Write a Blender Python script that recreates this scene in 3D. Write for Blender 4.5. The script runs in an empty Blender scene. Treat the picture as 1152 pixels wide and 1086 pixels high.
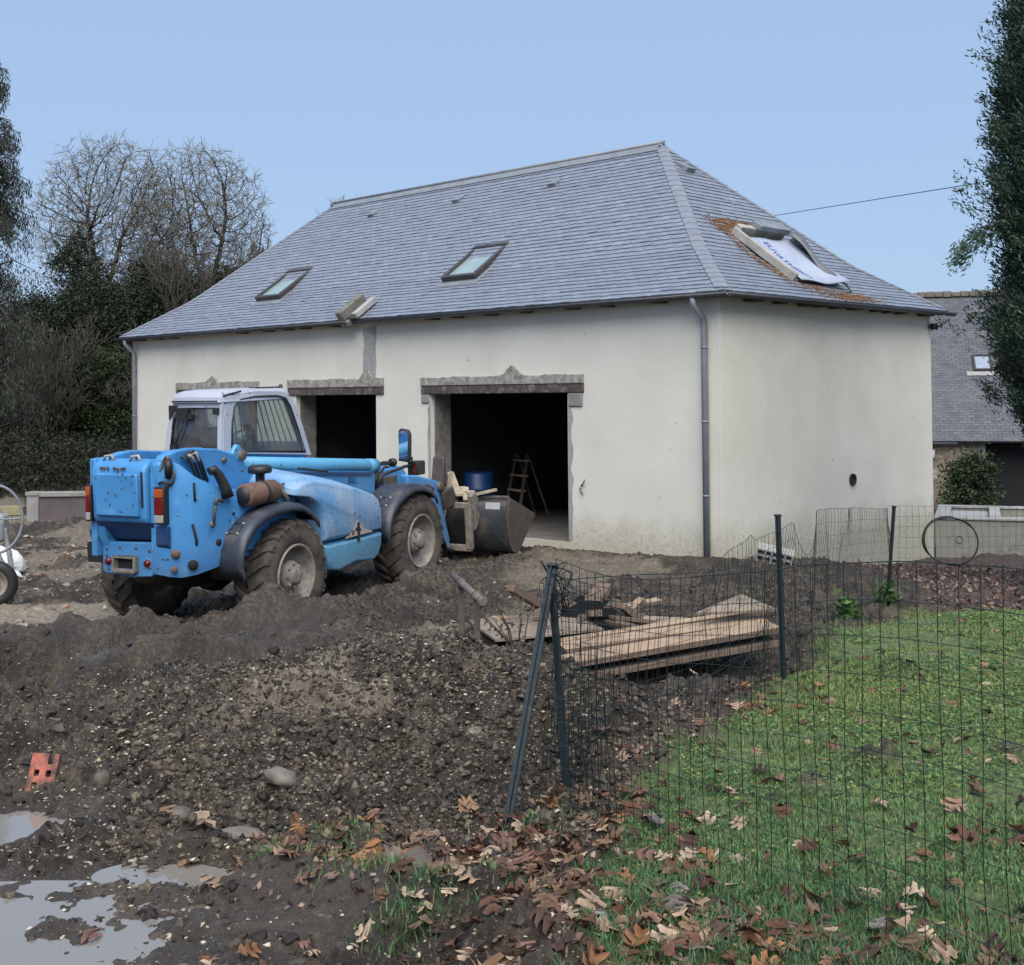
import bpy, bmesh, math, random
import numpy as np
from mathutils import Vector, Matrix
R = math.radians
random.seed(7)
RNG = np.random.default_rng(7)
scene = bpy.context.scene
COL = scene.collection

# ------------------------------------------------------------------ helpers
def tag(o, label=None, cat=None, group=None, kind=None):
    if label: o['label'] = label
    if cat: o['category'] = cat
    if group: o['group'] = group
    if kind: o['kind'] = kind
    return o

def empty(name, loc=(0, 0, 0), rz=0.0, label=None, cat=None, group=None, mat=None):
    o = bpy.data.objects.new(name, None); COL.objects.link(o)
    o.empty_display_size = .2
    if mat is not None: o.matrix_world = mat
    else: o.location = loc; o.rotation_euler = (0, 0, rz)
    return tag(o, label, cat, group)

class MB:
    """collects geometry for ONE mesh"""
    def __init__(s): s.v = []; s.f = []; s.m = []; s.s = []
    def add(s, vs, fs, m=0, smooth=False, M=None):
        b = len(s.v)
        for p in vs:
            p = Vector(p)
            s.v.append(tuple(M @ p) if M is not None else tuple(p))
        for f in fs:
            s.f.append([b + i for i in f]); s.m.append(m); s.s.append(smooth)
        return s
    def box(s, a, b, m=0, M=None):
        x0, y0, z0 = a; x1, y1, z1 = b
        return s.add([(x0,y0,z0),(x1,y0,z0),(x1,y1,z0),(x0,y1,z0),(x0,y0,z1),(x1,y0,z1),(x1,y1,z1),(x0,y1,z1)],
              [(0,3,2,1),(4,5,6,7),(0,1,5,4),(1,2,6,5),(2,3,7,6),(3,0,4,7)], m, False, M)
    def beam(s, p, q, w, h, m=0, up=(0, 0, 1)):
        p, q = Vector(p), Vector(q); d = (q - p); L = d.length; d.normalize()
        u = Vector(up)
        if abs(u.dot(d)) > .95: u = Vector((1, 0, 0))
        sd = d.cross(u).normalized(); u = sd.cross(d)
        M = Matrix((( d.x, sd.x, u.x, p.x), (d.y, sd.y, u.y, p.y), (d.z, sd.z, u.z, p.z), (0,0,0,1)))
        return s.box((0, -w/2, -h/2), (L, w/2, h/2), m, M)
    def tube(s, pts, r, n=8, m=0, cap=True, smooth=True):
        pts = [Vector(p) for p in pts]; k = len(pts)
        rs = r if isinstance(r, (list, tuple)) else [r] * k
        vs = []; nrm = None
        for i, p in enumerate(pts):
            t = (pts[min(i+1, k-1)] - pts[max(i-1, 0)]).normalized()
            if nrm is None:
                a = Vector((0, 0, 1)) if abs(t.z) < .9 else Vector((1, 0, 0))
                nrm = (a - t * a.dot(t)).normalized()
            else: nrm = (nrm - t * nrm.dot(t)).normalized()
            bn = t.cross(nrm)
            for j in range(n):
                a = 2 * math.pi * j / n
                vs.append(p + (nrm * math.cos(a) + bn * math.sin(a)) * rs[i])
        fs = [(i*n+j, i*n+(j+1) % n, (i+1)*n+(j+1) % n, (i+1)*n+j) for i in range(k-1) for j in range(n)]
        s.add(vs, fs, m, smooth)
        if cap:
            s.add(vs[:n], [tuple(range(n))[::-1]], m); s.add(vs[-n:], [tuple(range(n))], m)
        return s
    def cyl(s, p, q, r, n=20, m=0, r2=None):
        return s.tube([p, q], [r, r if r2 is None else r2], n, m)
    def lathe(s, prof, c, axis=(0, 1, 0), n=32, m=0, smooth=True):
        """prof: (radius, along axis)"""
        c = Vector(c); ax = Vector(axis).normalized()
        u = ax.orthogonal().normalized(); w = ax.cross(u)
        vs = [c + ax * h + (u * math.cos(2*math.pi*j/n) + w * math.sin(2*math.pi*j/n)) * r for r, h in prof for j in range(n)]
        k = len(prof)
        fs = [(i*n+j, i*n+(j+1) % n, (i+1)*n+(j+1) % n, (i+1)*n+j) for i in range(k-1) for j in range(n)]
        return s.add(vs, fs, m, smooth)
    def prism(s, prof, y0, y1, m=0, ax='y', M=None):
        """prof (a,b) polygon extruded; ax y: (a,y,b); ax x: (x,a,b); ax z: (a,b,z)"""
        P = {'y': lambda a, b, t: (a, t, b), 'x': lambda a, b, t: (t, a, b), 'z': lambda a, b, t: (a, b, t)}[ax]
        n = len(prof)
        vs = [P(a, b, y0) for a, b in prof] + [P(a, b, y1) for a, b in prof]
        fs = [tuple(range(n)), tuple(range(n, 2*n))[::-1]] + [(i, n+i, n+(i+1) % n, (i+1) % n) for i in range(n)]
        return s.add(vs, fs, m, False, M)
    def build(s, name, mats, parent=None, bevel=0, seg=2, solid=0, angle=35, sub=0):
        me = bpy.data.meshes.new(name)
        me.from_pydata(s.v, [], s.f); 
        mats = mats if isinstance(mats, (list, tuple)) else [mats]
        for mt in mats: me.materials.append(mt)
        me.polygons.foreach_set('material_index', s.m)
        me.polygons.foreach_set('use_smooth', s.s)
        bm = bmesh.new(); bm.from_mesh(me); bmesh.ops.remove_doubles(bm, verts=bm.verts, dist=1e-5)
        bmesh.ops.recalc_face_normals(bm, faces=bm.faces); bm.to_mesh(me); bm.free()
        o = bpy.data.objects.new(name, me); COL.objects.link(o)
        if parent: o.parent = parent
        if solid:
            md = o.modifiers.new('Solidify', 'SOLIDIFY'); md.thickness = solid; md.offset = 0
        if bevel:
            md = o.modifiers.new('Bevel', 'BEVEL'); md.width = bevel; md.segments = seg; md.limit_method = 'ANGLE'; md.angle_limit = R(angle)
            md.harden_normals = False
            for p in me.polygons: p.use_smooth = True
            try: me.set_sharp_from_angle(angle=R(50))
            except Exception: pass
        return o

def raw_mesh(name, V, F, mats, parent=None, col=None, smooth=False, extra=None, mi=None):
    """numpy verts (N,3), faces (M,k) -> object; col: (N,3) point colours"""
    V = np.asarray(V, np.float32); F = np.asarray(F, np.int32); k = F.shape[1]
    me = bpy.data.meshes.new(name)
    me.vertices.add(len(V)); me.vertices.foreach_set('co', V.ravel())
    me.loops.add(F.size); me.loops.foreach_set('vertex_index', F.ravel())
    me.polygons.add(len(F)); me.polygons.foreach_set('loop_start', np.arange(0, F.size, k, dtype=np.int32))
    try: me.polygons.foreach_set('loop_total', np.full(len(F), k, np.int32))
    except Exception: pass
    me.update(calc_edges=True); 
    me.polygons.foreach_set('use_smooth', np.full(len(F), smooth))
    for mt in (mats if isinstance(mats, (list, tuple)) else [mats]): me.materials.append(mt)
    if mi is not None: me.polygons.foreach_set('material_index', np.asarray(mi, np.int32))
    if col is not None:
        a = me.attributes.new('tint', 'FLOAT_COLOR', 'POINT')
        c4 = np.ones((len(V), 4), np.float32); c4[:, :3] = col; a.data.foreach_set('color', c4.ravel())
    for nm, arr in (extra or {}).items():
        a = me.attributes.new(nm, 'FLOAT', 'POINT'); a.data.foreach_set('value', np.asarray(arr, np.float32))
    me.validate(); me.update()
    o = bpy.data.objects.new(name, me); COL.objects.link(o)
    if parent: o.parent = parent
    return o

def segs_mesh(name, segs, mat, parent=None, n=4):
    """many thin tapered struts (p,q,r0,r1) in one mesh"""
    S = np.array([list(p) + list(q) + [a, b] for p, q, a, b in segs], float)
    p, q, a, b = S[:, :3], S[:, 3:6], S[:, 6], S[:, 7]
    d = q - p; d /= np.linalg.norm(d, axis=1)[:, None] + 1e-9
    u = np.cross(d, np.where(np.abs(d[:, 2:3]) > .9, [[1., 0, 0]], [[0, 0, 1.]])); u /= np.linalg.norm(u, axis=1)[:, None] + 1e-9
    w = np.cross(d, u); V = []
    for j in range(n):
        t = 2*math.pi*j/n; V.append(p + (u*math.cos(t) + w*math.sin(t))*a[:, None])
    for j in range(n):
        t = 2*math.pi*j/n; V.append(q + (u*math.cos(t) + w*math.sin(t))*b[:, None])
    N = len(S); V = np.stack(V, 1).reshape(-1, 3); base = np.arange(N)[:, None]*2*n
    F = np.concatenate([base + np.array([j, (j+1) % n, n+(j+1) % n, n+j]) for j in range(n)])
    return raw_mesh(name, V, F, mat, parent, smooth=True)

# ------------------------------------------------------------------ noise
def hsh(ix, iy, s):
    h = (ix.astype(np.int64)*374761393 + iy.astype(np.int64)*668265263 + s*974634777) & 0xffffffff
    h = ((h ^ (h >> 13))*1274126177) & 0xffffffff
    return ((h ^ (h >> 16)) & 0xffffff)/float(0xffffff)
def vnoise(x, y, s=0):
    ix, iy = np.floor(x), np.floor(y); fx, fy = x-ix, y-iy
    fx = fx*fx*fx*(fx*(fx*6-15)+10); fy = fy*fy*fy*(fy*(fy*6-15)+10)
    a, b, c, d = hsh(ix, iy, s), hsh(ix+1, iy, s), hsh(ix, iy+1, s), hsh(ix+1, iy+1, s)
    return (a*(1-fx)+b*fx)*(1-fy)+(c*(1-fx)+d*fx)*fy*1.0 - .5
def fbm(x, y, s=0, o=4, g=.5):
    r = 0; a = 1; 
    for i in range(o):
        c, q = math.cos(i*1.3), math.sin(i*1.3)
        r = r + a*vnoise((x*c-y*q)*2**i, (x*q+y*c)*2**i, s+i*17); a *= g
    return r
def worley(x, y, s=0):
    ix, iy = np.floor(x), np.floor(y); best = np.full(np.shape(x), 9.)
    for dx in (-1, 0, 1):
        for dy in (-1, 0, 1):
            cx, cy = ix+dx, iy+dy
            d = (cx+hsh(cx, cy, s)-x)**2+(cy+hsh(cx, cy, s+5)-y)**2
            best = np.minimum(best, d)
    return np.sqrt(best)
def sstep(a, b, x):
    t = np.clip((x-a)/(b-a), 0, 1); return t*t*(3-2*t)

# ------------------------------------------------------------------ materials
def new_mat(name):
    m = bpy.data.materials.new(name); m.use_nodes = True
    nt = m.node_tree; b = nt.nodes['Principled BSDF']
    return m, nt, b
def L(nt, a, b): nt.links.new(a, b)
def noise_node(nt, scale, detail=6, rough=.6, vec=None, dim='3D'):
    n = nt.nodes.new('ShaderNodeTexNoise'); n.inputs['Scale'].default_value = scale; n.inputs['Detail'].default_value = detail
    n.inputs['Roughness'].default_value = rough
    if vec is not None: L(nt, vec, n.inputs['Vector'])
    return n
def coords(nt, kind='Object'):
    t = nt.nodes.new('ShaderNodeTexCoord'); return t.outputs[kind]
def ramp(nt, fac, stops):
    r = nt.nodes.new('ShaderNodeValToRGB'); e = r.color_ramp.elements
    while len(e) < len(stops): e.new(.5)
    for i, (p, c) in enumerate(stops):
        e[i].position = p; e[i].color = (c[0], c[1], c[2], 1) if not isinstance(c, (int, float)) else (c, c, c, 1)
    L(nt, fac, r.inputs['Fac']); return r.outputs['Color']
def mixc(nt, fac, a, b, mode='MIX'):
    n = nt.nodes.new('ShaderNodeMix'); n.data_type = 'RGBA'; n.blend_type = mode
    if isinstance(fac, (int, float)): n.inputs[0].default_value = fac
    else: L(nt, fac, n.inputs[0])
    for i, c in ((6, a), (7, b)):
        if isinstance(c, (tuple, list)): n.inputs[i].default_value = (c[0], c[1], c[2], 1)
        else: L(nt, c, n.inputs[i])
    return n.outputs[2]
def mth(nt, op, a, b=None, clamp=False):
    n = nt.nodes.new('ShaderNodeMath'); n.operation = op; n.use_clamp = clamp
    for i, v in enumerate((a, b)):
        if v is None: continue
        if isinstance(v, (int, float)): n.inputs[i].default_value = v
        else: L(nt, v, n.inputs[i])
    return n.outputs[0]
def bump(nt, b, h, strength=.5, dist=.02):
    n = nt.nodes.new('ShaderNodeBump'); n.inputs['Strength'].default_value = strength; n.inputs['Distance'].default_value = dist
    L(nt, h, n.inputs['Height']); L(nt, n.outputs['Normal'], b.inputs['Normal'])
def sepz(nt, vec, ax=2):
    s = nt.nodes.new('ShaderNodeSeparateXYZ'); L(nt, vec, s.inputs[0]); return s.outputs[ax]

def simple(name, c1, c2=None, scale=6, rough=.6, metal=0, bstr=.2, bscale=40, dirt=None, dirt_amt=.5, dirt_scale=3, rough2=None, spec=.5):
    """two-tone noise colour, fine bump, blotches of dirt"""
    m, nt, b = new_mat(name); v = coords(nt)
    c2 = c2 or tuple(x*.75 for x in c1)
    col = ramp(nt, noise_node(nt, scale, 8, .65, v).outputs[0], [(.32, c2), (.68, c1)])
    if dirt:
        d = ramp(nt, noise_node(nt, dirt_scale, 10, .7, v).outputs[0], [(.62-.3*dirt_amt, 0.0), (.8-.25*dirt_amt, 1.0)])
        col = mixc(nt, d, col, dirt)
    L(nt, col, b.inputs['Base Color'])
    b.inputs['Roughness'].default_value = rough; b.inputs['Metallic'].default_value = metal
    b.inputs['Specular IOR Level'].default_value = spec
    if rough2 is not None:
        L(nt, ramp(nt, noise_node(nt, scale*2, 6, .6, v).outputs[0], [(.35, rough), (.7, rough2)]), b.inputs['Roughness'])
    if bstr: bump(nt, b, noise_node(nt, bscale, 6, .6, v).outputs[0], bstr, .01)
    return m

def tinted(name, rough=.7, bstr=0, spec=.3, trans=0):
    m, nt, b = new_mat(name)
    a = nt.nodes.new('ShaderNodeAttribute'); a.attribute_name = 'tint'
    L(nt, a.outputs['Color'], b.inputs['Base Color']); b.inputs['Roughness'].default_value = rough
    b.inputs['Specular IOR Level'].default_value = spec
    if bstr: bump(nt, b, noise_node(nt, 60, 4, .6, coords(nt)).outputs[0], bstr, .01)
    if trans:
        t = nt.nodes.new('ShaderNodeBsdfTranslucent'); L(nt, a.outputs['Color'], t.inputs['Color'])
        x = nt.nodes.new('ShaderNodeMixShader'); x.inputs[0].default_value = trans
        L(nt, b.outputs[0], x.inputs[1]); L(nt, t.outputs[0], x.inputs[2]); L(nt, x.outputs[0], nt.nodes['Material Output'].inputs['Surface'])
    return m

def paint_mat(name, c1, c2, fade, mud=(.16, .13, .10), mudamt=.4, fadeamt=.35, chips=(.06, .05, .045), rough=.42, streak=True):
    """old machine paint: faded patches, chips to rust, run marks, dried mud"""
    m, nt, b = new_mat(name); v = coords(nt)
    col = ramp(nt, noise_node(nt, 2.2, 8, .65, v).outputs[0], [(.35, c2), (.65, c1)])
    f = ramp(nt, noise_node(nt, 3.3, 10, .72, v).outputs[0], [(.66-.3*fadeamt, 0.0), (.82-.1*fadeamt, .8)])
    col = mixc(nt, f, col, fade)
    if streak:
        mp = nt.nodes.new('ShaderNodeMapping'); mp.inputs['Scale'].default_value = (14, 14, 1.2); L(nt, v, mp.inputs[0])
        st = ramp(nt, noise_node(nt, 1.0, 6, .6, mp.outputs[0]).outputs[0], [(.5, 0.0), (.78, .5)])
        col = mixc(nt, st, col, tuple(x*.72 for x in c1))
    md = ramp(nt, noise_node(nt, 5.5, 12, .75, v).outputs[0], [(.70-.25*mudamt, 0.0), (.84-.2*mudamt, .75)])
    col = mixc(nt, md, col, mud)
    mr = nt.nodes.new('ShaderNodeMapRange'); mr.inputs[1].default_value = 1.45; mr.inputs[2].default_value = .55; L(nt, sepz(nt, v), mr.inputs[0])
    sp = ramp(nt, mth(nt, 'ADD', noise_node(nt, 38, 10, .8, v).outputs[0], mth(nt, 'MULTIPLY', mr.outputs[0], .15)), [(.57, 0.0), (.74, .75)])
    col = mixc(nt, sp, col, mud)
    mp3 = nt.nodes.new('ShaderNodeMapping'); mp3.inputs['Scale'].default_value = (3, 3, 70); mp3.inputs['Rotation'].default_value = (.25, .2, 0); L(nt, v, mp3.inputs[0])
    col = mixc(nt, ramp(nt, noise_node(nt, 1.0, 5, .6, mp3.outputs[0]).outputs[0], [(.70, 0.0), (.74, .55)]), col, fade)
    ch = ramp(nt, noise_node(nt, 17, 5, .5, v).outputs[0], [(.67, 0.0), (.685, 1.0)])
    col = mixc(nt, ch, col, chips)
    L(nt, col, b.inputs['Base Color'])
    rr = mixc(nt, md, (rough, rough, rough), (.85, .85, .85)); L(nt, rr, b.inputs['Roughness'])
    bump(nt, b, noise_node(nt, 5, 5, .5, v).outputs[0], .12, .02)
    return m

def glass_mat(name, tint=(.75, .82, .82), mixf=.2, rough=.03, dust=.12):
    m, nt, b = new_mat(name); nt.nodes.remove(b)
    t = nt.nodes.new('ShaderNodeBsdfTransparent'); t.inputs[0].default_value = (*tint, 1)
    g = nt.nodes.new('ShaderNodeBsdfGlossy'); g.inputs['Roughness'].default_value = rough; g.inputs[0].default_value = (.9, .9, .9, 1)
    fr = nt.nodes.new('ShaderNodeFresnel'); fr.inputs[0].default_value = 1.5
    x = nt.nodes.new('ShaderNodeMixShader'); L(nt, mth(nt, 'ADD', fr.outputs[0], mixf*.4, True), x.inputs[0])
    L(nt, t.outputs[0], x.inputs[1]); L(nt, g.outputs[0], x.inputs[2])
    d = nt.nodes.new('ShaderNodeBsdfDiffuse'); d.inputs[0].default_value = (.35, .33, .3, 1)
    y = nt.nodes.new('ShaderNodeMixShader')
    L(nt, ramp(nt, noise_node(nt, 4, 8, .7, coords(nt)).outputs[0], [(.35, dust*.4), (.75, dust*2)]), y.inputs[0])
    L(nt, x.outputs[0], y.inputs[1]); L(nt, d.outputs[0], y.inputs[2]); L(nt, y.outputs[0], nt.nodes['Material Output'].inputs['Surface'])
    return m

M = {}
M['blue'] = paint_mat('blue_paint', (.062, .255, .54), (.045, .205, .46), (.20, .42, .62), mudamt=.30, fadeamt=.3)
M['blue_worn'] = paint_mat('worn_blue_paint', (.10, .31, .58), (.075, .26, .52), (.46, .48, .50), mudamt=.34, fadeamt=1.0)
M['blue_dark'] = paint_mat('dark_blue_paint', (.012, .05, .16), (.01, .035, .11), (.03, .08, .2), mudamt=.5, fadeamt=.2)
M['blue_light'] = paint_mat('pale_blue_paint', (.095, .33, .52), (.07, .275, .46), (.22, .45, .6), mudamt=.3, fadeamt=.3)
M['cab'] = paint_mat('cab_white_paint', (.44, .46, .52), (.36, .38, .44), (.50, .50, .54), mudamt=.35, fadeamt=.3)
M['black'] = simple('black_plastic', (.02, .021, .023), (.012, .012, .014), rough=.5)
M['fender'] = simple('fender_rubber', (.040, .048, .065), (.025, .03, .042), scale=3, rough=.45, dirt=(.12, .10, .085), dirt_amt=.35)
M['tyre'] = simple('muddy_tyre', (.060, .050, .043), (.022, .020, .019), scale=7, rough=.9, bstr=.6, bscale=25, dirt=(.11, .088, .068), dirt_amt=.75, dirt_scale=4)
M['rim'] = simple('muddy_rim', (.32, .29, .26), (.17, .145, .12), scale=9, rough=.75, dirt=(.14, .11, .085), dirt_amt=.6, dirt_scale=7)
M['steel'] = simple('worn_steel', (.11, .095, .085), (.055, .048, .043), scale=8, rough=.6, metal=.3, dirt=(.16, .13, .10), dirt_amt=.6, bstr=.4)
M['frame_mud'] = simple('mud_caked_steel', (.24, .215, .175), (.11, .095, .078), scale=10, rough=.85, bstr=.6, bscale=30)
M['bucket'] = simple('black_bucket_steel', (.030, .033, .036), (.016, .018, .022), scale=5, rough=.5, metal=.2, dirt=(.085, .070, .058), dirt_amt=.5)
M['bucket_side'] = simple('brown_bucket_steel', (.085, .068, .058), (.045, .037, .033), scale=6, rough=.65, metal=.2, bstr=.35)
M['rust'] = simple('rusty_metal', (.17, .095, .065), (.075, .048, .038), scale=12, rough=.8, bstr=.4)
M['glass'] = glass_mat('cab_glass', (.62, .70, .70), .10, .03, .12)
M['red'] = simple('red_lens', (.16, .008, .008), (.11, .006, .006), rough=.2, bstr=0)
M['amber'] = simple('amber_lens', (.40, .085, .02), rough=.25, bstr=0)
M['clear'] = simple('pale_lens', (.36, .35, .33), rough=.2, bstr=0)
M['mirror'] = simple('mirror_glass', (.7, .72, .75), (.68, .7, .73), rough=.05, metal=1, bstr=0)
M['zinc'] = simple('zinc', (.24, .26, .285), (.17, .185, .21), scale=4, rough=.55, metal=.15, bstr=.1)
M['zinc_dark'] = simple('dark_zinc', (.085, .09, .10), (.05, .053, .06), scale=4, rough=.5, metal=.4, bstr=.1)
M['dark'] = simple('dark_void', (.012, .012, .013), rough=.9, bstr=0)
M['inside'] = simple('shaded_blockwork', (.032, .033, .036), (.018, .019, .021), scale=3, rough=.95)  # near-black colour carries the shade of the garage interior
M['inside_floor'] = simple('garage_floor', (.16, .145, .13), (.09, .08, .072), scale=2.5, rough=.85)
M['concrete'] = simple('concrete', (.30, .295, .275), (.17, .165, .155), scale=6, rough=.9, bstr=.5, bscale=25, dirt=(.10, .09, .08), dirt_amt=.4)
M['pale_concrete'] = simple('pale_concrete', (.37, .37, .355), (.25, .25, .24), scale=5, rough=.9, bstr=.3, dirt=(.2, .18, .15), dirt_amt=.35)
M['lintel_brown'] = simple('stained_lintel', (.105, .078, .068), (.04, .032, .030), scale=9, rough=.85, bstr=.6, bscale=18, dirt=(.28, .26, .23), dirt_amt=.3, dirt_scale=8)
M['lintel_pale'] = simple('broken_render', (.42, .40, .36), (.14, .125, .11), scale=11, rough=.95, bstr=.9, bscale=16)
M['jamb'] = simple('raw_jamb', (.21, .20, .185), (.10, .092, .085), scale=7, rough=.95, bstr=.7, bscale=14)
M['wood_new'] = simple('sawn_timber', (.42, .30, .20), (.29, .20, .13), scale=5, rough=.75, bstr=.2, dirt=(.16, .12, .09), dirt_amt=.3)
M['wood_dark'] = simple('timber_edge', (.17, .115, .082), (.10, .07, .052), scale=8, rough=.8, bstr=.3)
M['wood_old'] = simple('old_timber', (.13, .10, .08), (.06, .048, .04), scale=9, rough=.9, bstr=.5)
M['ply'] = simple('muddy_plywood', (.38, .31, .23), (.25, .20, .15), scale=3, rough=.85, dirt=(.13, .10, .078), dirt_amt=.75)
M['fence'] = simple('green_plastic_wire', (.007, .016, .016), (.005, .010, .011), rough=.45, bstr=0)
M['post'] = simple('green_post', (.007, .018, .023), (.005, .012, .016), scale=10, rough=.4, dirt=(.05, .045, .038), dirt_amt=.15)
M['white_plastic'] = simple('white_sack', (.72, .72, .72), (.55, .55, .56), scale=7, rough=.5, dirt=(.2, .17, .14), dirt_amt=.3)
M['block'] = simple('hollow_block', (.34, .335, .32), (.22, .215, .2), scale=14, rough=.95, bstr=.5)
M['brick'] = simple('red_brick', (.50, .15, .105), (.38, .10, .07), scale=12, rough=.85, bstr=.5, dirt=(.06, .048, .04), dirt_amt=.75, dirt_scale=14)
M['bark'] = simple('bark', (.055, .047, .040), (.028, .024, .021), scale=8, rough=.95, bstr=.6)
M['bark_pale'] = simple('lichen_bark', (.24, .225, .175), (.13, .118, .095), scale=5, rough=.95, bstr=.4)
M['twig_dark'] = simple('dark_twig', (.10, .088, .072), (.055, .047, .040), scale=5, rough=.95, bstr=0)
M['leafy'] = tinted('foliage', .6, 0, .3, .15)
M['stone'] = simple('fieldstone', (.20, .175, .145), (.11, .095, .08), scale=12, rough=.95, bstr=.7, bscale=20)
M['muddy_stone'] = simple('muddy_stone', (.15, .125, .10), (.06, .048, .038), scale=14, rough=.9, bstr=.8, bscale=25)
M['barrel'] = simple('blue_barrel', (.012, .05, .17), (.008, .035, .12), rough=.45)
M['tank'] = simple('mixer_paint', (.40, .42, .43), (.26, .27, .28), scale=6, rough=.6, dirt=(.18, .16, .14), dirt_amt=.5)

# ------------------------------------------------------------------ terrain shape
CTRL = [(0,0,.85),(1.3,3.4,.86),(-1.5,3.4,.72),(0,3.4,.80),(.2,5.5,.60),(1.755,8.2,.52),(3.94,13,.14),(3,5,.78),(5,8,.62),(8,6,.8),(7,13.2,.15),(10,13,.2),
 (3.05,18.1,.02),(.93,20.2,-.12),(-1.93,23.0,-.13),(-5.5,26.5,-.13),(-9.1,30,-.15),(4.3,19.3,-.26),(6.4,21.5,-.60),(7.9,22.9,-.66),(9.5,21.5,-.62),(12,20,-.5),(15,30,-1.1),(14,42,-1.6),(25,45,-1.6),(10,34,-1.3),
 (-2.5,13.6,-.14),(-1.3,16.2,-.06),(-4.4,14.7,-.15),(-3.2,17.2,-.1),(-.2,19,-.06),(1.2,18,-.05),(1.5,15,.05),(-.5,12.8,.06),(1.2,11.5,.3),(-.4,10.4,.36),(2.4,10.3,.40),
 (-6,15,-.12),(-8,22.7,-.1),(-9,26,-.1),(-5,11.5,.05),(-4,9,.34),(-2.9,7,.52),(-2.2,5.5,.60),(-1.8,4.2,.68),(-8,9,.35),(-12,15,-.1),(-20,30,0),(-15,45,.1),(0,60,-.3),(-40,60,0),(40,60,-1.6),(-20,5,.6),(20,5,.7),(20,18,-.2),(0,-12,.9),(-15,-10,.9),(15,-10,.9),(0,90,-.5),(60,0,.2),(-60,0,.4)]
_P = np.array(CTRL, float)
def _k(r2): return np.where(r2 > 0, .5*r2*np.log(np.maximum(r2, 1e-12)), 0)
_n = len(_P); _A = np.zeros((_n+3, _n+3))
_A[:_n, :_n] = _k(((_P[:, None, :2]-_P[None, :, :2])**2).sum(-1)) + np.eye(_n)*.3
_A[:_n, _n] = 1; _A[:_n, _n+1:] = _P[:, :2]; _A[_n:, :_n] = _A[:_n, _n:].T
_W = np.linalg.solve(_A, np.concatenate([_P[:, 2], np.zeros(3)]))
def seg_d(x, y, a, b):
    ax, ay = a; bx, by = b; dx, dy = bx-ax, by-ay
    t = np.clip(((x-ax)*dx+(y-ay)*dy)/(dx*dx+dy*dy), 0, 1)
    return np.hypot(x-ax-t*dx, y-ay-t*dy)
HD = .7726; BC = np.array([3.0814, 18.3283]); BA = np.array([math.cos(HD), -math.sin(HD)]); BB = np.array([math.sin(HD), math.cos(HD)])
def bl(x, y): return (x-BC[0])*BA[0]+(y-BC[1])*BA[1], (x-BC[0])*BB[0]+(y-BC[1])*BB[1]
def bw(lx, ly): p = BC+BA*lx+BB*ly; return p[0], p[1]
def ell(x, y, cx, cy, rx, ry, rot=0.):
    c, s = math.cos(rot), math.sin(rot); dx, dy = x-cx, y-cy
    return ((dx*c+dy*s)/rx)**2+((-dx*s+dy*c)/ry)**2
MOLE = [(1.63, 5.85, .17), (1.33, 5.47, .11), (1.12, 5.3, .10), (2.63, 8.3, .22), (2.38, 5.9, .13), (.62, 3.55, .16), (2.9, 6.4, .14), (1.9, 4.3, .08)]
PUD = []
def base_z(x, y):
    x = np.asarray(x, float); y = np.asarray(y, float); sh = x.shape; x = x.ravel(); y = y.ravel(); out = np.empty_like(x)
    for i in range(0, len(x), 40000):
        xx, yy = x[i:i+40000], y[i:i+40000]
        z = _k((xx[:, None]-_P[:, 0])**2+(yy[:, None]-_P[:, 1])**2) @ _W[:_n]+_W[_n]+_W[_n+1]*xx+_W[_n+2]*yy
        r = np.hypot(xx, yy-12); t = sstep(38, 75, r); z = z*(1-t)+t*(-.4)
        # heap, banks, ruts, pit
        z += .42*np.exp(-ell(xx, yy, -.72, 7.05, 1.2, 1.1)**1.0)-.10*np.exp(-ell(xx, yy, -.3, 9.2, .6, .8))
        z += .16*np.exp(-ell(xx, yy, -2.2, 8.2, 1.3, .9))
        z += .41*np.exp(-ell(xx, yy, -2.15, 12.7, 1.0, .45, .5))+.40*np.exp(-ell(xx, yy, -1.12, 15.2, .75, .42, .8))+.26*np.exp(-ell(xx, yy, -1.45, 13.9, .5, .6, .5))+.12*np.exp(-ell(xx, yy, -3.6, 12.9, .8, .4))
        z += .10*np.exp(-(seg_d(xx, yy, (-1.45, 5.0), (.1, 3.75))/.16)**2)
        for a, b in (((-8.5, 12.2), (-4.2, 13.5)), ((-7.5, 11.0), (-3.0, 12.7))):
            d = seg_d(xx, yy, a, b); z += -.11*np.exp(-(d/.2)**2)+.07*np.exp(-((d-.42)/.16)**2)
        for a, b in (((-2.85, 12.6), (-4.5, 9.3)), ((-4.5, 9.3), (-5.0, 7.4)), ((-1.75, 12.0), (-3.3, 8.7)), ((-3.3, 8.7), (-3.75, 7.0)), ((-6.2, 11.2), (-6.9, 8.6))):
            d = seg_d(xx, yy, a, b)+.10*vnoise(xx*2.5, yy*2.5, 77); z += -.15*np.exp(-(d/.19)**2)+.11*np.exp(-((d-.40)/.13)**2)
        z -= .46*np.exp(-ell(xx, yy, 1.35, 8.76, .85, .36, .2)**2)+.10*np.exp(-ell(xx, yy, .9, 8.0, .8, .5))
        for cx, cy, r in MOLE: z += .3*r*np.exp(-ell(xx, yy, cx, cy, r*.8, r*.9))
        # puddle hollows
        for cx, cy, rx, ry, lv in PUD:
            m = np.exp(-ell(xx, yy, cx, cy, rx, ry)**1.5); z = z*(1-m)+(lv-.035)*m
        # under the building
        a, b = bl(xx, yy); m = sstep(.05, -.25, a)*sstep(-17.1, -17.0, a)*sstep(.25, .6, b)*sstep(7.0, 6.5, b)
        z = np.minimum(z, z*(1-m)+(-.5)*m)
        out[i:i+40000] = z
    return out.reshape(sh)
PUD = []
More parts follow.
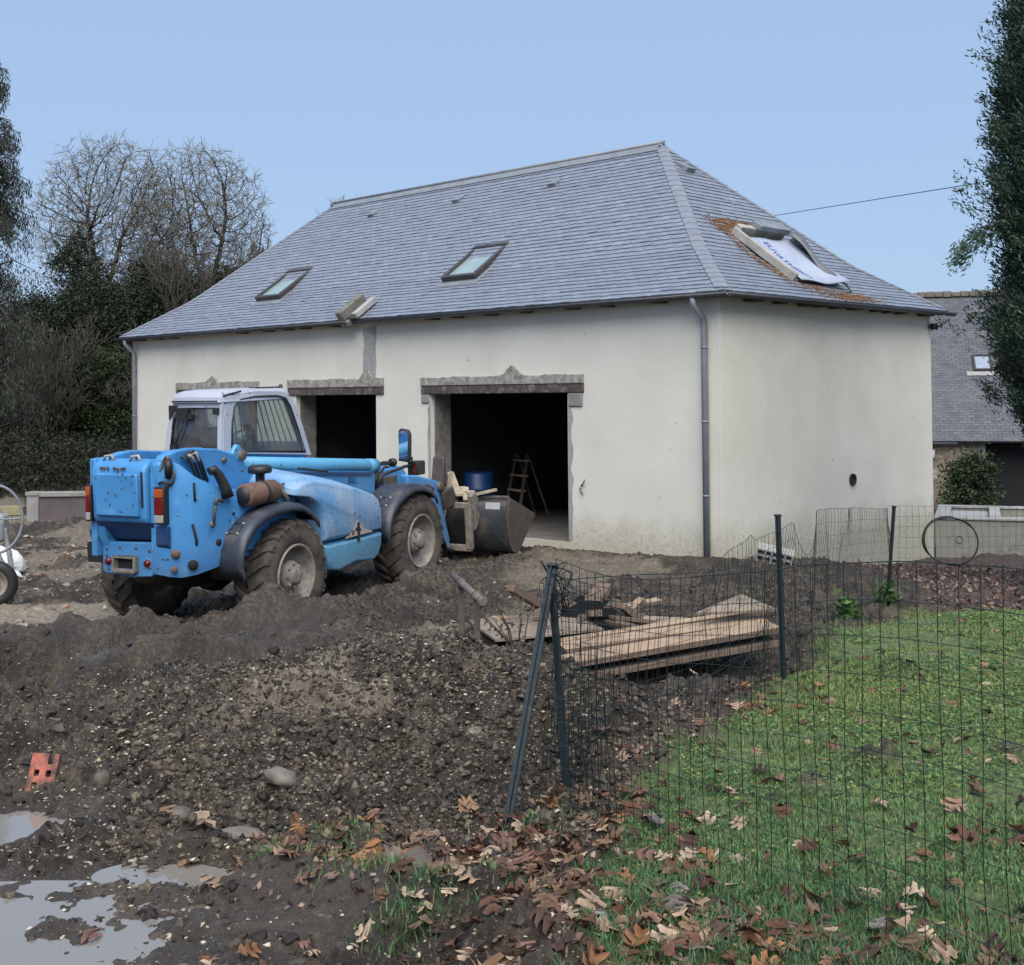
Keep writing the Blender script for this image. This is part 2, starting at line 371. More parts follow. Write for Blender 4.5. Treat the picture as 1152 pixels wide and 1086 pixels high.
for _c in ((-1.72, 3.92, .80, .50), (-2.12, 5.3, .30, .24), (-1.2, 4.62, .28, .13)):
    _t = np.linspace(0, 2*np.pi, 24); PUD.append(_c+(float(base_z(_c[0]+1.25*_c[2]*np.cos(_t), _c[1]+1.25*_c[3]*np.sin(_t)).min())+.010,))
LB = [(3.0, .1), (4.2, .22), (5.4, .45), (6.3, .75), (7.6, 1.35), (8.9, 1.95), (11.6, 3.35), (12.8, 3.9), (16, 4.5)]
def masks(x, y):
    nb = fbm(x*1.1, y*1.1, 3, 4); n2 = fbm(x*4, y*4, 9, 3)
    xb = np.interp(y, [p[0] for p in LB], [p[1] for p in LB])
    far = 12.2+.22*(x-3.5)
    lawn = sstep(-.12, .14, x-xb+.35*nb+.12*n2)*sstep(.25, -.25, y-far+.6*nb)*sstep(1.0, 2.0, y)
    lawn = np.where(y < 2.0, sstep(-.2, .4, x-.1+.4*nb), lawn)
    for cx, cy, r in MOLE: lawn = lawn*(1-.95*np.exp(-np.clip(ell(x, y, cx, cy, r*.85, r)+2.2*n2+.9*nb, 0, 50)**1.2)*(ell(x, y, cx, cy, r, r) < 5))
    litter = sstep(-.3, .6, x-xb+.5*nb-.2)*sstep(-.3, .3, y-far+.6*nb)*sstep(24, 21, y)
    litter = np.maximum(litter, .8*sstep(.35, .0, np.abs(x-xb-.05)+.3*nb)*sstep(9.5, 7, y)*sstep(3, 4, y))
    litter = np.maximum(litter, sstep(1.1, .5, np.sqrt(ell(x, y, -.25, 4.55, .9, .55))+.5*nb))
    sand = sstep(.45, -.1, seg_d(x, y, (-9, 14.0), (-4.9, 14.6))-.55+.8*nb)+.8*sstep(.35, -.2, seg_d(x, y, (-.2, 11.2), (1.6, 10.6))-.4+.8*nb)
    sand = sand+.45*sstep(.5, -.2, seg_d(x, y, (.2, 13), (1.0, 18.5))-.4+1.6*nb)+.75*np.exp(-ell(x, y, -.95, 6.7, .6, .9))*sstep(-.2, .15, n2+.6*nb)
    sand = sand+.5*sstep(15, 17, y)*sstep(-2, -4.5, x)*(nb > -.1)
    wet = np.zeros_like(x)
    for cx, cy, rx, ry, lv in PUD: wet = np.maximum(wet, np.exp(-ell(x, y, cx, cy, rx*1.5, ry*1.5)))
    wet = np.maximum(wet, .9*sstep(.15, -.15, np.sqrt(ell(x, y, -1.5, 4.15, 1.25, .85))-.8+.7*nb))
    wet = np.maximum(wet, .75*sstep(.3, -.1, seg_d(x, y, (-6, 10.5), (-2.6, 9.2))-.7+nb))
    wet = np.maximum(wet, .62*smear(x, y)); return lawn, litter, np.clip(sand, 0, 1), wet
def smear(x, y): return sstep(-1.2, -2.0, x)*sstep(7.0, 8.2, y)*sstep(13.2, 12.2, y)*sstep(-.25, .05, fbm(x*.8, y*.8, 71, 2)+.1)
def ground(x, y, mk=None):
    """full surface with clods"""
    x = np.asarray(x, float); y = np.asarray(y, float)
    z = base_z(x, y); lawn, litter, sand, wet = mk if mk is not None else masks(x, y)
    rough = 1-.82*lawn-.45*litter*(1-lawn)-.6*sand*(1-lawn)-.80*wet
    a, b = bl(x, y); near_b = sstep(-.05, -1.2, b)*1.0+sstep(.05, 1.2, a)
    rough = np.clip(rough, .12, 1)*np.clip(near_b+.25, .25, 1)*sstep(60, 25, y)
    w = worley(x*7+fbm(x*3, y*3, 5, 2), y*7, 2); w2 = worley(x*17, y*17, 4)
    z = z+rough*(.16*fbm(x*1.6, y*1.6, 11, 3)+.10*np.maximum(0, .62-w)*sstep(-.15, .3, fbm(x*1.3, y*1.3, 21, 2)+.15)
                 +.045*np.maximum(0, .6-w2)+.075*fbm(x*9, y*9, 31, 4, .62)+.030*np.abs(fbm(x*26, y*26, 37, 3, .6)))
    # smeared ridges and ruts dragged sideways by the wheels
    rz = smear(x, y); z = z-.5*rz*(z-base_z(x, y)); u = x*.43+y*.9; q = x*.9-y*.43
    z = z+rz*(.40*fbm(u*.55, q*2.6, 61, 3)+.13*fbm(u*2.2, q*5.5, 63, 3)+.05*fbm(u*9, q*11, 64, 2))+.9*rough*sstep(13, 9, y)*(.17*np.maximum(0, .5-worley(x*3.2+.4*fbm(x*5, y*5, 66, 2), y*3.2, 65)))
    # tyre chevrons left in the mud
    d = np.minimum(seg_d(x, y, (-7.5, 9.8), (-2.6, 10.6)), seg_d(x, y, (-7, 8.4), (-3.0, 8.9)))
    z = z+.035*sstep(.45, .25, d)*np.sign(np.sin((x*1.0+np.abs(y-9.6)*.8)*16))*rough
    return z
def gz(x, y): return float(ground(np.array([x]), np.array([y]))[0])

def build_ground():
    rs = [.4]
    while rs[-1] < 2.6: rs.append(rs[-1]*1.12)
    while rs[-1] < 27: rs.append(rs[-1]*1.0026)
    while rs[-1] < 900: rs.append(rs[-1]*1.1)
    th = list(np.linspace(-31, 31, 660)); t = 31
    while t < 176: t += min(6, .1+.25*(t-30.5)); th = [-t]+th+[t]
    th = np.radians([q for q in th if -179 < q < 179]); rs = np.array(rs)
    RR, TT = np.meshgrid(rs, th, indexing='ij'); x = RR*np.sin(TT); y = RR*np.cos(TT)
    mk = masks(x, y); z = ground(x, y, mk)
    n, k = RR.shape; V = np.stack([x, y, z], -1).reshape(-1, 3)
    i = np.arange(n-1)[:, None]*k; j = np.arange(k-1)[None]
    F = np.stack([i+j, i+j+1, i+k+j+1, i+k+j], -1).reshape(-1, 4)
    # close the seam behind and the small hole at the centre
    ii = np.arange(n-1)*k; F2 = np.stack([ii+k-1, ii, ii+k, ii+k+k-1], -1)
    V = np.concatenate([V, [[0, 0, .85]]]); c = len(V)-1
    F = np.concatenate([F, F2])
    mks = [np.concatenate([m.ravel(), [m.ravel()[0]]]) for m in mk]
    m, nt, b = new_mat('muddy_ground')
    g = nt.nodes.new('ShaderNodeNewGeometry').outputs['Position']
    def at(nm):
        a = nt.nodes.new('ShaderNodeAttribute'); a.attribute_name = nm; return a.outputs['Fac']
    n1 = noise_node(nt, 1.3, 8, .6, g).outputs[0]; n2 = noise_node(nt, 22, 10, .7, g).outputs[0]; n3 = noise_node(nt, 90, 6, .6, g).outputs[0]
    mud = ramp(nt, n2, [(.36, (.015, .0115, .0085)), (.5, (.060, .046, .034)), (.66, (.17, .137, .10))])
    mud = mixc(nt, ramp(nt, n1, [(.50, 0.0), (.72, .5)]), mud, (.135, .11, .082))
    mud = mixc(nt, ramp(nt, noise_node(nt, 2.6, 6, .6, g).outputs[0], [(.42, .75), (.56, 0.0)]), mud, (.020, .0155, .012))
    fleck = ramp(nt, n3, [(.62, 0.0), (.68, .8)])
    mud = mixc(nt, fleck, mud, (.42, .37, .28))
    sandc = ramp(nt, n2, [(.3, (.15, .12, .09)), (.7, (.38, .32, .245))])
    col = mixc(nt, at('sand'), mud, sandc)
    litc = ramp(nt, noise_node(nt, 34, 8, .7, g).outputs[0], [(.3, (.028, .020, .017)), (.52, (.085, .060, .050)), (.72, (.20, .145, .115))])
    col = mixc(nt, at('litter'), col, litc)
    lw = ramp(nt, n2, [(.34, (.055, .045, .030)), (.47, (.095, .14, .05)), (.70, (.24, .29, .085))])
    col = mixc(nt, at('lawn'), col, lw)
    wt = at('wet'); col = mixc(nt, mth(nt, 'MULTIPLY', wt, .55), col, (.10, .083, .068))
    L(nt, col, b.inputs['Base Color'])
    rg = mixc(nt, wt, ramp(nt, n2, [(.35, .40), (.7, .85)]), (.13, .13, .13))
    L(nt, rg, b.inputs['Roughness']); b.inputs['Specular IOR Level'].default_value = .4
    hb = mth(nt, 'ADD', mth(nt, 'MULTIPLY', n2, 1.0), mth(nt, 'MULTIPLY', n3, .35))
    bump(nt, b, hb, 1.0, .04)
    o = raw_mesh('ground', V, F, m, smooth=True, extra=dict(lawn=mks[0], litter=mks[1], sand=mks[2], wet=mks[3]))
    tag(o, 'churned grey brown mud, pale grit and lawn soil around the garage', 'ground', kind='structure')
build_ground()

def water():
    m, nt, b = new_mat('puddle_water')
    b.inputs['Base Color'].default_value = (.20, .185, .165, 1); b.inputs['Roughness'].default_value = .07
    b.inputs['Specular IOR Level'].default_value = .9
    bump(nt, b, noise_node(nt, 5, 3, .5, coords(nt)).outputs[0], .06, .02)
    for i, (cx, cy, rx, ry, lv) in enumerate(PUD):
        mb = MB(); N = 40
        mb.add([(cx, cy, lv)]+[(cx+rx*1.3*math.cos(2*math.pi*j/N), cy+ry*1.3*math.sin(2*math.pi*j/N), lv) for j in range(N)],
               [(0, 1+j, 1+(j+1) % N) for j in range(N)])
        o = mb.build('puddle', m)
        tag(o, ['broad shallow muddy puddle in the front left corner', 'small bright puddle below the red brick', 'narrow puddle slit beside the broad front puddle'][i], 'puddle', kind='structure')
water()

# ------------------------------------------------------------------ garage building
LEN, DEP, EH, RH, OV = 17.235, 6.798, 3.90, 7.09, .244
RUN = DEP/2+OV; KX = 3.87/RUN
def roofz(s): return EH+.70*s if s < 1.2 else EH+.84+(RH-EH-.84)/(RUN-1.2)*(s-1.2)

def stucco():
    m, nt, b = new_mat('lime_render'); v = coords(nt)
    c = ramp(nt, noise_node(nt, .9, 8, .6, v).outputs[0], [(.3, (.58, .555, .485)), (.7, (.67, .645, .57))])
    mp = nt.nodes.new('ShaderNodeMapping'); mp.inputs['Scale'].default_value = (5, 5, .5); L(nt, v, mp.inputs[0])
    st = ramp(nt, noise_node(nt, 1, 8, .6, mp.outputs[0]).outputs[0], [(.55, 0.0), (.9, .22)])
    c = mixc(nt, st, c, (.50, .475, .40))
    z0 = sepz(nt, v); spl = mth(nt, 'MULTIPLY', ramp(nt, noise_node(nt, 16, 6, .7, v).outputs[0], [(.52, 0.0), (.62, 1.0)]), ramp(nt, z0, [(.0, .8), (.55, 0.0)])); c = mixc(nt, spl, c, (.20, .165, .12))
    z = sepz(nt, v)
    zz = mth(nt, 'ADD', z, mth(nt, 'MULTIPLY', mth(nt, 'SUBTRACT', noise_node(nt, 2.5, 8, .7, v).outputs[0], .5), .9))
    low = ramp(nt, mth(nt, 'MULTIPLY', zz, 1.0), [(.0, 1.0), (.55, 0.0)])
    c = mixc(nt, mth(nt, 'MULTIPLY', low, .6), c, (.36, .335, .24))
    top = ramp(nt, mth(nt, 'MULTIPLY', mth(nt, 'SUBTRACT', zz, 3.0), 1.0), [(.45, 0.0), (.95, .12)])
    c = mixc(nt, top, c, (.40, .37, .31))
    sp = ramp(nt, noise_node(nt, 9, 3, .4, v).outputs[0], [(.73, 0.0), (.76, .7)])
    c = mixc(nt, sp, c, (.27, .255, .21))
    L(nt, c, b.inputs['Base Color']); b.inputs['Roughness'].default_value = .92; b.inputs['Specular IOR Level'].default_value = .2
    bump(nt, b, mth(nt, 'ADD', noise_node(nt, 60, 8, .6, v).outputs[0], mth(nt, 'MULTIPLY', noise_node(nt, 2.2, 5, .55, v).outputs[0], 1.5)), .16, .012)
    return m
M['stucco'] = stucco()
M['slate'] = tinted('slate', .36, .12, .6)

def cells(xs, zs, solid, y0, y1, mb, m=0):
    """wall from a grid of solid cells; only boundary faces"""
    nx, nz = len(xs)-1, len(zs)-1
    S = lambda i, k: 0 <= i < nx and 0 <= k < nz and solid(i, k)
    for i in range(nx):
        for k in range(nz):
            if not S(i, k): continue
            a, b, c, d = xs[i], xs[i+1], zs[k], zs[k+1]
            mb.add([(a,y0,c),(b,y0,c),(b,y0,d),(a,y0,d)], [(0,1,2,3)], m); mb.add([(a,y1,c),(b,y1,c),(b,y1,d),(a,y1,d)], [(3,2,1,0)], m)
            if not S(i-1, k): mb.add([(a,y0,c),(a,y0,d),(a,y1,d),(a,y1,c)], [(0,1,2,3)], m)
            if not S(i+1, k): mb.add([(b,y0,c),(b,y0,d),(b,y1,d),(b,y1,c)], [(3,2,1,0)], m)
            if not S(i, k-1): mb.add([(a,y0,c),(b,y0,c),(b,y1,c),(a,y1,c)], [(3,2,1,0)], m)
            if not S(i, k+1): mb.add([(a,y0,d),(b,y0,d),(b,y1,d),(a,y1,d)], [(0,1,2,3)], m)

def slates(P, lo, hi, seed, W=.205, EXP=.118):
    """rows of individual overlapping slates on one roof slope; P(a,s)->xyz, s = horizontal run from the eave"""
    rng = np.random.default_rng(seed); V = []; F = []; C = []
    ss = np.linspace(0, RUN, 400); zz = np.array([roofz(s) for s in ss]); arc = np.concatenate([[0], np.cumsum(np.hypot(np.diff(ss), np.diff(zz)))])
    tot = arc[-1]; rows = int(tot/EXP)+1
    for i in range(rows):
        t0 = i*EXP; t1 = min(t0+EXP+.03, tot)
        if t1-t0 < .03: continue
        s0, s1 = np.interp(t0, arc, ss), np.interp(t1, arc, ss)
        a = lo(0)-W+(i % 2)*W/2; wob = rng.normal(0, .004)
        while a < hi(0)+W:
            x0, x1 = a+.004, a+W-.004; a += W
            q = [max(x0, lo(s0)), min(x1, hi(s0)), max(x0, lo(s1)), min(x1, hi(s1))]
            if q[1]-q[0] < .012: continue
            if q[3] <= q[2]: mid = min(max((q[2]+q[3])/2, lo(s1)), hi(s1)); q[2] = q[3] = mid
            j0, j1 = rng.normal(wob, .004), rng.normal(wob, .004)
            A = np.array([P(q[0], s0+j0), P(q[1], s0+j1), P(q[3], s1), P(q[2], s1)])
            A2 = np.array([P(x0, s0), P(x1, s0), P(x1, s1), P(x0, s1)]); n = np.cross(A2[1]-A2[0], A2[3]-A2[0]); n /= np.linalg.norm(n)+1e-9
            if n[2] < 0: n = -n
            lift = .021+abs(rng.normal(0, .004)); 
            top = A+n*np.array([[lift], [lift], [.004], [.004]]); bot = A+n*.001
            b = len(V); V += list(top)+list(bot); F += [[b, b+1, b+2, b+3], [b+4, b+5, b+1, b], [b, b+3, b+7, b+4], [b+1, b+5, b+6, b+2]]
            c = np.array([.20, .222, .27])*(1+rng.normal(0, .03))*(1+.2*rng.random()**16)+rng.normal(0, .004, 3); C += [np.clip(c, .03, .5)]*8
    return V, F, C

def build_garage():
    root = empty('garage_house', (BC[0], BC[1], 0), -HD, 'long cream rendered garage with hipped slate roof and gutted doorways', 'building')
    # ---- walls
    mb = MB()
    xs = [-LEN, -15.1, -11.95, -10.55, -7.96, -6.41, -3.03, 0]; zs = [-1.0, 0.0, 2.45, 3.86]
    cells(xs, zs, lambda i, k: not (k == 1 and i in (1, 3, 5)), 0, .5, mb)
    mb.box((-.45, .5, -1.6), (0, DEP, 3.86)); mb.box((-LEN, .5, -1.0), (-LEN+.45, DEP, 3.86)); mb.box((-LEN+.45, DEP-.45, -1.0), (-.45, DEP, 3.86))
    mb.build('wall', M['stucco'], root)
    # raw inner lining, floor and loft close the room, its colour darkened for shade
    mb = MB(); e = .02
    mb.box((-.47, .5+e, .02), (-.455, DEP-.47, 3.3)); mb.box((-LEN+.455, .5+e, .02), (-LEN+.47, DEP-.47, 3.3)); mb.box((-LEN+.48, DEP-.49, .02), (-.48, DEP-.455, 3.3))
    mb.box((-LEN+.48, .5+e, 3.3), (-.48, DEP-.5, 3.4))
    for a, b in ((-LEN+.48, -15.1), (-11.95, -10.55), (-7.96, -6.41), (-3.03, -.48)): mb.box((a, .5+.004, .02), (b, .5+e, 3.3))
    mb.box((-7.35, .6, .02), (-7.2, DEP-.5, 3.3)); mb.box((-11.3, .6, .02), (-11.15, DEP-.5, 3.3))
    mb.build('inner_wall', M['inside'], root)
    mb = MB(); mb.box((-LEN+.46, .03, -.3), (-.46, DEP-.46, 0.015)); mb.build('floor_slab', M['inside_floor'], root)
    # ---- raw jambs and lintels
    for a, b in ((-6.41, -3.03), (-10.55, -7.96), (-15.1, -11.95)):
        mb = MB(); mb.box((a+.002, .10, 0.02), (a+.03, .49, 2.42)); mb.build('door_jamb', M['jamb'], root)
        mb = MB(); mb.box((b-.03, .06, 0.02), (b-.002, .49, 2.42)); mb.build('door_jamb', M['jamb'], root)
    rnd = random.Random(3)
    def lintel(x0, x1, bump_x, h0=2.45, h1=2.60, h2=2.755):
        mb = MB(); mb.box((x0, -.035, h0), (x1, .35, h1)); mb.build('lintel', M['lintel_brown'], root, bevel=.012)
        N = int((x1-x0)/.09); top = []; 
        for i in range(N+1):
            x = x0+(x1-x0)*i/N; z = h2+.007*math.sin(x*5.3)+rnd.uniform(-.007, .007)
            if bump_x is not None: z += .15*max(0, 1-abs(x-bump_x)/.24)**.8+(rnd.uniform(-.03, .03) if abs(x-bump_x) < .25 else 0)
            top.append((x, z))
        prof = [(x0, h1+.004)]+[(x1, h1+.004)]+top[::-1]
        mb = MB(); mb.prism(prof, -.05, .02); mb.build('broken_render_edge', M['lintel_pale'], root, bevel=.008)
    lintel(-6.63, -2.67, -4.30); lintel(-10.80, -7.72, -8.2, h2=2.77); lintel(-15.2, -11.86, -13.65, h2=2.77)
    # ragged bearing stones under the main lintel ends, ragged plaster edge at the right jamb
    mb = MB(); mb.box((-6.63, -.03, 2.28), (-6.42, .08, 2.446)); mb.build('bearing_stone', M['concrete'], root, bevel=.02)
    mb = MB(); mb.box((-3.0, -.03, 2.22), (-2.70, .02, 2.446)); mb.build('bearing_stone', M['concrete'], root, bevel=.02)
    prof = [(-3.03, 0.03)]
    for i in range(14): prof.append((-3.03+.05+rnd.uniform(.0, .09), .05+i*.165))
    prof.append((-3.03, 2.3))
    mb = MB(); mb.prism(prof, -.008, .01); mb.build('bare_edge', M['pale_concrete'], root)
    prof = [(-6.41, .03)]+[(-6.47+rnd.uniform(-.015, .015), .05+i*.165) for i in range(14)]+[(-6.41, 2.27)]
    mb = MB(); mb.prism(prof, -.008, .01); mb.build('bare_edge', M['pale_concrete'], root)
    # patch of grey filler running from eave to the middle lintel
    prof = [(-8.31, 2.80)]+[(-8.32+rnd.uniform(-.025, .02), 2.9+i*.12) for i in range(8)]+[(-7.95+rnd.uniform(-.02, .02), 3.78-i*.12) for i in range(8)]+[(-7.96, 2.80)]
    mb = MB(); mb.prism(prof, -.012, .01); mb.build('filler_patch', M['pale_concrete'], root)
    # corner beads
    mb = MB(); mb.box((-.05, -.006, -.3), (.006, .0, 3.8)); mb.box((.0, 0, -.3), (.006, .05, 3.8)); mb.build('corner_bead', M['stucco'], root)
    # ---- roof
    eL, eR = -LEN-OV, OV
    eB = DEP+OV
    def pf(a, s): return np.array((a, -OV+s, roofz(s)))
    def pb(a, s): return np.array((a, eB-s, roofz(s)))
    def pr(a, s): return np.array((OV-s*KX, a, roofz(s)))
    def pl(a, s): return np.array((eL+s*KX, a, roofz(s)))
    lx = lambda s: eL+s*KX; hx = lambda s: eR-s*KX; ly = lambda s: -OV+s; hy = lambda s: eB-s
    V = []; F = []; C = []
    for P, lo, hi, sd in ((pf, lx, hx, 1), (pr, ly, hy, 2), (pl, ly, hy, 3), (pb, lx, hx, 4)):
        v, f, c = slates(P, lo, hi, sd); b = len(V); V += v; F += [[q+b for q in t] for t in f]; C += c
    # degenerate quads -> triangles are fine after validate
    roof = MB(); prof = [0, .6, 1.2, 2.4, RUN]   # deck under the slates
    for P, lo, hi in ((pf, lx, hx), (pr, ly, hy), (pl, ly, hy), (pb, lx, hx)):
        for s0, s1 in zip(prof, prof[1:]):
            roof.add([P(lo(s0), s0), P(hi(s0), s0), P(hi(s1), s1), P(lo(s1), s1)], [(0, 1, 2, 3)])
    roof.box((eL+.01, -OV+.01, EH-.045), (eR-.01, eB-.01, EH-.012))
    ro = roof.build('roof', M['zinc_dark'], root)
    me_v = np.array(V); tri = [t for t in F]
    sl = raw_mesh('slate_covering', me_v, np.array(tri), M['slate'], ro, col=np.array(C)); 
    # hip slates: paired plates folded over each front/back hip
    hs = []; 
    mbh = MB()
    for P, Q, lo_is in ((pf, pr, 'R'), (pf, pl, 'L'), (pb, pr, 'R2'), (pb, pl, 'L2')):
        ss = 0.05
        while ss < RUN-.05:
            s2 = min(ss+.17, RUN)
            def c(s): 
                x = (OV-s*KX) if 'R' in lo_is else (eL+s*KX); y = (-OV+s) if '2' not in lo_is else eB-s
                return Vector((x, y, roofz(s)+.035))
            sx = -1 if 'R' in lo_is else 1; sy = 1 if '2' not in lo_is else -1
            a, b = c(ss), c(s2); b.z -= .012
            w = .135
            a1 = Vector((a.x+sx*w*1.15, a.y, a.z)); b1 = Vector((b.x+sx*w, b.y, b.z)); a2 = Vector((a.x, a.y+sy*w*1.15, a.z)); b2 = Vector((b.x, b.y+sy*w, b.z))
            # drop wing ends on to their slopes
            mbh.add([a, a1, b1, b], [(0, 1, 2, 3)]); mbh.add([a, b, b2, a2], [(0, 1, 2, 3)])
            ss += .125
    mbh.build('hip_slates', simple('hip_slate', (.235, .252, .29), (.175, .192, .225), scale=5, rough=.55, bstr=.2), ro, solid=.018)
    # ridge
    mb = MB(); xr0, xr1 = eL+3.87, eR-3.87
    mb.prism([(DEP/2-.16, RH-.10), (DEP/2, RH+.055), (DEP/2+.16, RH-.10), (DEP/2+.14, RH-.12), (DEP/2, RH+.03), (DEP/2-.14, RH-.12)], xr0-.05, xr1+.05, ax='x')
    mb.cyl((xr0-.06, DEP/2, RH+.06), (xr1+.06, DEP/2, RH+.06), .035, 10)
    mb.build('ridge_cap', M['zinc'], ro)
    # gutters
    def gutter(p, q, nm='gutter'):
        p, q = Vector(p), Vector(q); d = (q-p).normalized(); sd = Vector((d.y, -d.x, 0)); mb = MB(); n = 8; vs = []
        for e in (p, q):
            for j in range(n+1):
                a = math.pi*j/n; vs.append(e+sd*(math.cos(a)*.065)+Vector((0, 0, -math.sin(a)*.065)))
        mb.add(vs, [(j, j+1, n+1+j+1, n+1+j) for j in range(n)], 0, True); return mb.build(nm, M['zinc_dark'], root, solid=.006)
    gy = -OV-.055
    gutter((eL-.03, gy, EH-.02), (-8.42, gy, EH-.02)); gutter((-7.98, gy, EH-.02), (eR+.12, gy, EH-.02)); gutter((eR+.055, gy, EH-.02), (eR+.055, eB+.1, EH-.02)); gutter((eL-.055, eB+.1, EH-.02), (eL-.055, gy, EH-.02))
    # rafter feet / dark gaps under the eave
    mb = MB()
    x = -LEN+.5
    while x < -.3:
        if rnd.random() < .7: mb = MB(); mb.box((x, -OV+.03, EH-.10), (x+rnd.uniform(.10, .22), -.01, EH-.047)); mb.build('rafter_foot', M['wood_old'], root)
        x += rnd.uniform(.55, 1.1)
    y = .6
    while y < DEP-.3:
        mb = MB(); mb.box((.01, y, EH-.10), (OV-.03, y+rnd.uniform(.12, .3), EH-.047)); mb.build('rafter_foot', M['wood_old'], root); y += rnd.uniform(.4, .9)
    # downpipes
    for x0, y0 in ((-.24, 0), (-LEN+.18, 0)):
        mb = MB(); mb.tube([(x0-.03, -OV-.055, EH-.07), (x0-.03, -OV-.05, EH-.17), (x0, -.09, EH-.36), (x0, -.075, EH-.5), (x0, -.075, -.15)], .05, 12)
        dp = mb.build('downpipe', M['zinc'], root)
        for z in (.9, 2.0, 3.1): mb = MB(); mb.lathe([(.053, -.015), (.057, -.015), (.057, .015), (.053, .015)], (x0, -.075, z), (0, 0, 1), 14); mb.box((x0-.012, -.03, z-.012), (x0+.012, 0, z+.012)); mb.build('pipe_clip', M['zinc'], dp)
    # roof windows on the front slope
    def slope_frame(P, a, s):
        o = Vector(P(a, s)); u = (Vector(P(a+.1, s))-o).normalized(); v = (Vector(P(a, s+.02))-o).normalized(); n = u.cross(v).normalized()
        if n.z < 0: n = -n
        return Matrix(((u.x, v.x, n.x, o.x), (u.y, v.y, n.y, o.y), (u.z, v.z, n.z, o.z), (0, 0, 0, 1)))
    gl = simple('roof_window_glass', (.27, .36, .35), (.21, .29, .29), scale=2, rough=.18, bstr=0)
    for xa in (-12.95, -6.78):
        T = slope_frame(pf, xa, .93); w, h = .93, 1.16
        mb = MB()
        for a, b in (((0, 0, .01), (w, .08, .13)), ((0, h-.10, .01), (w, h, .16)), ((0, .08, .01), (.08, h-.10, .14)), ((w-.08, .08, .01), (w, h-.10, .14))): mb.box(a, b, 0, T)
        f = mb.build('roof_window', simple('roof_window_frame', (.06, .055, .055), (.035, .033, .034), rough=.5), ro, bevel=.008)
        mb = MB(); mb.box((-.09, -.16, .018), (w+.09, 0, .026), 0, T); mb.box((w, 0, .018), (w+.09, h+.05, .028), 0, T); mb.box((-.09, 0, .018), (0, h+.05, .028), 0, T); mb.box((-.09, h, .018), (w+.09, h+.09, .03), 0, T)
        mb.build('flashing', M['zinc'], f)
        mb = MB(); mb.box((.08, .08, .06), (w-.08, h-.10, .085), 0, T); mb.build('pane', gl, f)
    # small roof vents
    for xa in (-11.6, -8.75, -5.98):
        T = slope_frame(pf, xa, 3.05); mb = MB()
        mb.add([T @ Vector(p) for p in ((0, 0, .02), (.20, 0, .02), (.20, 0, .085), (0, 0, .085), (-.02, .26, .022), (.22, .26, .022))], [(0, 1, 2, 3), (3, 2, 5, 4), (0, 3, 4), (1, 5, 2)])
        mb.build('roof_vent', M['zinc'], ro)
    T = slope_frame(pr, 3.2, 3.0); mb = MB()
    mb.add([T @ Vector(p) for p in ((0, 0, .02), (.26, 0, .02), (.26, 0, .11), (0, 0, .11), (-.02, .34, .022), (.28, .34, .022))], [(0, 1, 2, 3), (3, 2, 5, 4), (0, 3, 4), (1, 5, 2)])
    mb.build('roof_vent', M['zinc'], ro)
    # torn-open roof window on the hip end
    o = Vector(pr(2.45, .50)); o2 = Vector(pr(2.45, 1.62)); v = (o2-o).normalized(); u = Vector((0, 1, 0)); n = u.cross(v).normalized(); n = -n if n.z < 0 else n
    T = Matrix(((u.x, v.x, n.x, o.x), (u.y, v.y, n.y, o.y), (u.z, v.z, n.z, o.z), (0, 0, 0, 1)))
    H = 1.48; W = 1.45
    mb = MB(); mb.box((0, -.02, .0), (.07, H, .14), 0, T); mb.box((.07, H-.10, .0), (W, H+.02, .20), 0, T)
    mb.box((W-.08, .1, -.02), (W, H-.10, .05), 0, T); mb.box((.07, -.02, 0), (W, .02, .05), 0, T)
    f = mb.build('torn_roof_window', simple('weathered_frame', (.42, .40, .36), (.26, .25, .23), scale=6, rough=.7), ro, bevel=.01)
    tag(f, 'stripped roof window frame covered by a curled membrane sheet')
    mb = MB(); mb.box((.5, H-.16, .205), (W+.02, H+.05, .30), 0, T); mb.build('roller_box', M['zinc'], f, bevel=.01)
    # dark opening under the sheet
    mb = MB(); mb.box((.08, .03, .012), (W-.09, H-.11, .022), 0, T); mb.build('opening', M['dark'], f)
    # sagging insulation sheet, curled at right and bottom
    vs = []; nu, nv = 18, 18
    for i in range(nu+1):
        for j in range(nv+1):
            a, c = i/nu, j/nv
            uu = .10+a*1.32; vv = -.10+c*(H-.12)-.10*a*(1-c)
            hh = .09-.05*math.sin(math.pi*min(1, a*1.3))*math.sin(math.pi*c)+.30*max(0, a-.55)**1.5*(1.1-.5*c)+.10*max(0, .25-c)*a+.012*math.sin(9*a+4*c)
            vs.append(T @ Vector((uu, vv, hh)))
    mb = MB(); mb.add(vs, [(i*(nv+1)+j, (i+1)*(nv+1)+j, (i+1)*(nv+1)+j+1, i*(nv+1)+j+1) for i in range(nu) for j in range(nv)], 0, True)
    sh = mb.build('membrane_sheet', simple('pale_membrane', (.38, .43, .53), (.29, .32, .40), scale=2, rough=.55, bstr=.1), f, solid=.012)
    # curled flap along the right side; its shading is put into the dark grey
    vs = []
    for j in range(13):
        c = j/12
        for k, (du, dh) in enumerate(((1.36, .10), (1.50, .20), (1.44, .30), (1.25, .27))):
            vs.append(T @ Vector((du-.35*(1-c)*(k > 1)*.4, .0+c*(H-.25), dh*(.5+.6*c)+.03*math.sin(7*c+k))))
    mb = MB(); mb.add(vs, [(j*4+k, j*4+k+1, (j+1)*4+k+1, (j+1)*4+k) for j in range(12) for k in range(3)], 0, True)
    mb.build('curled_flap', simple('shaded_flap_grey', (.16, .165, .175), (.07, .072, .08), scale=3, rough=.5), f, solid=.01)
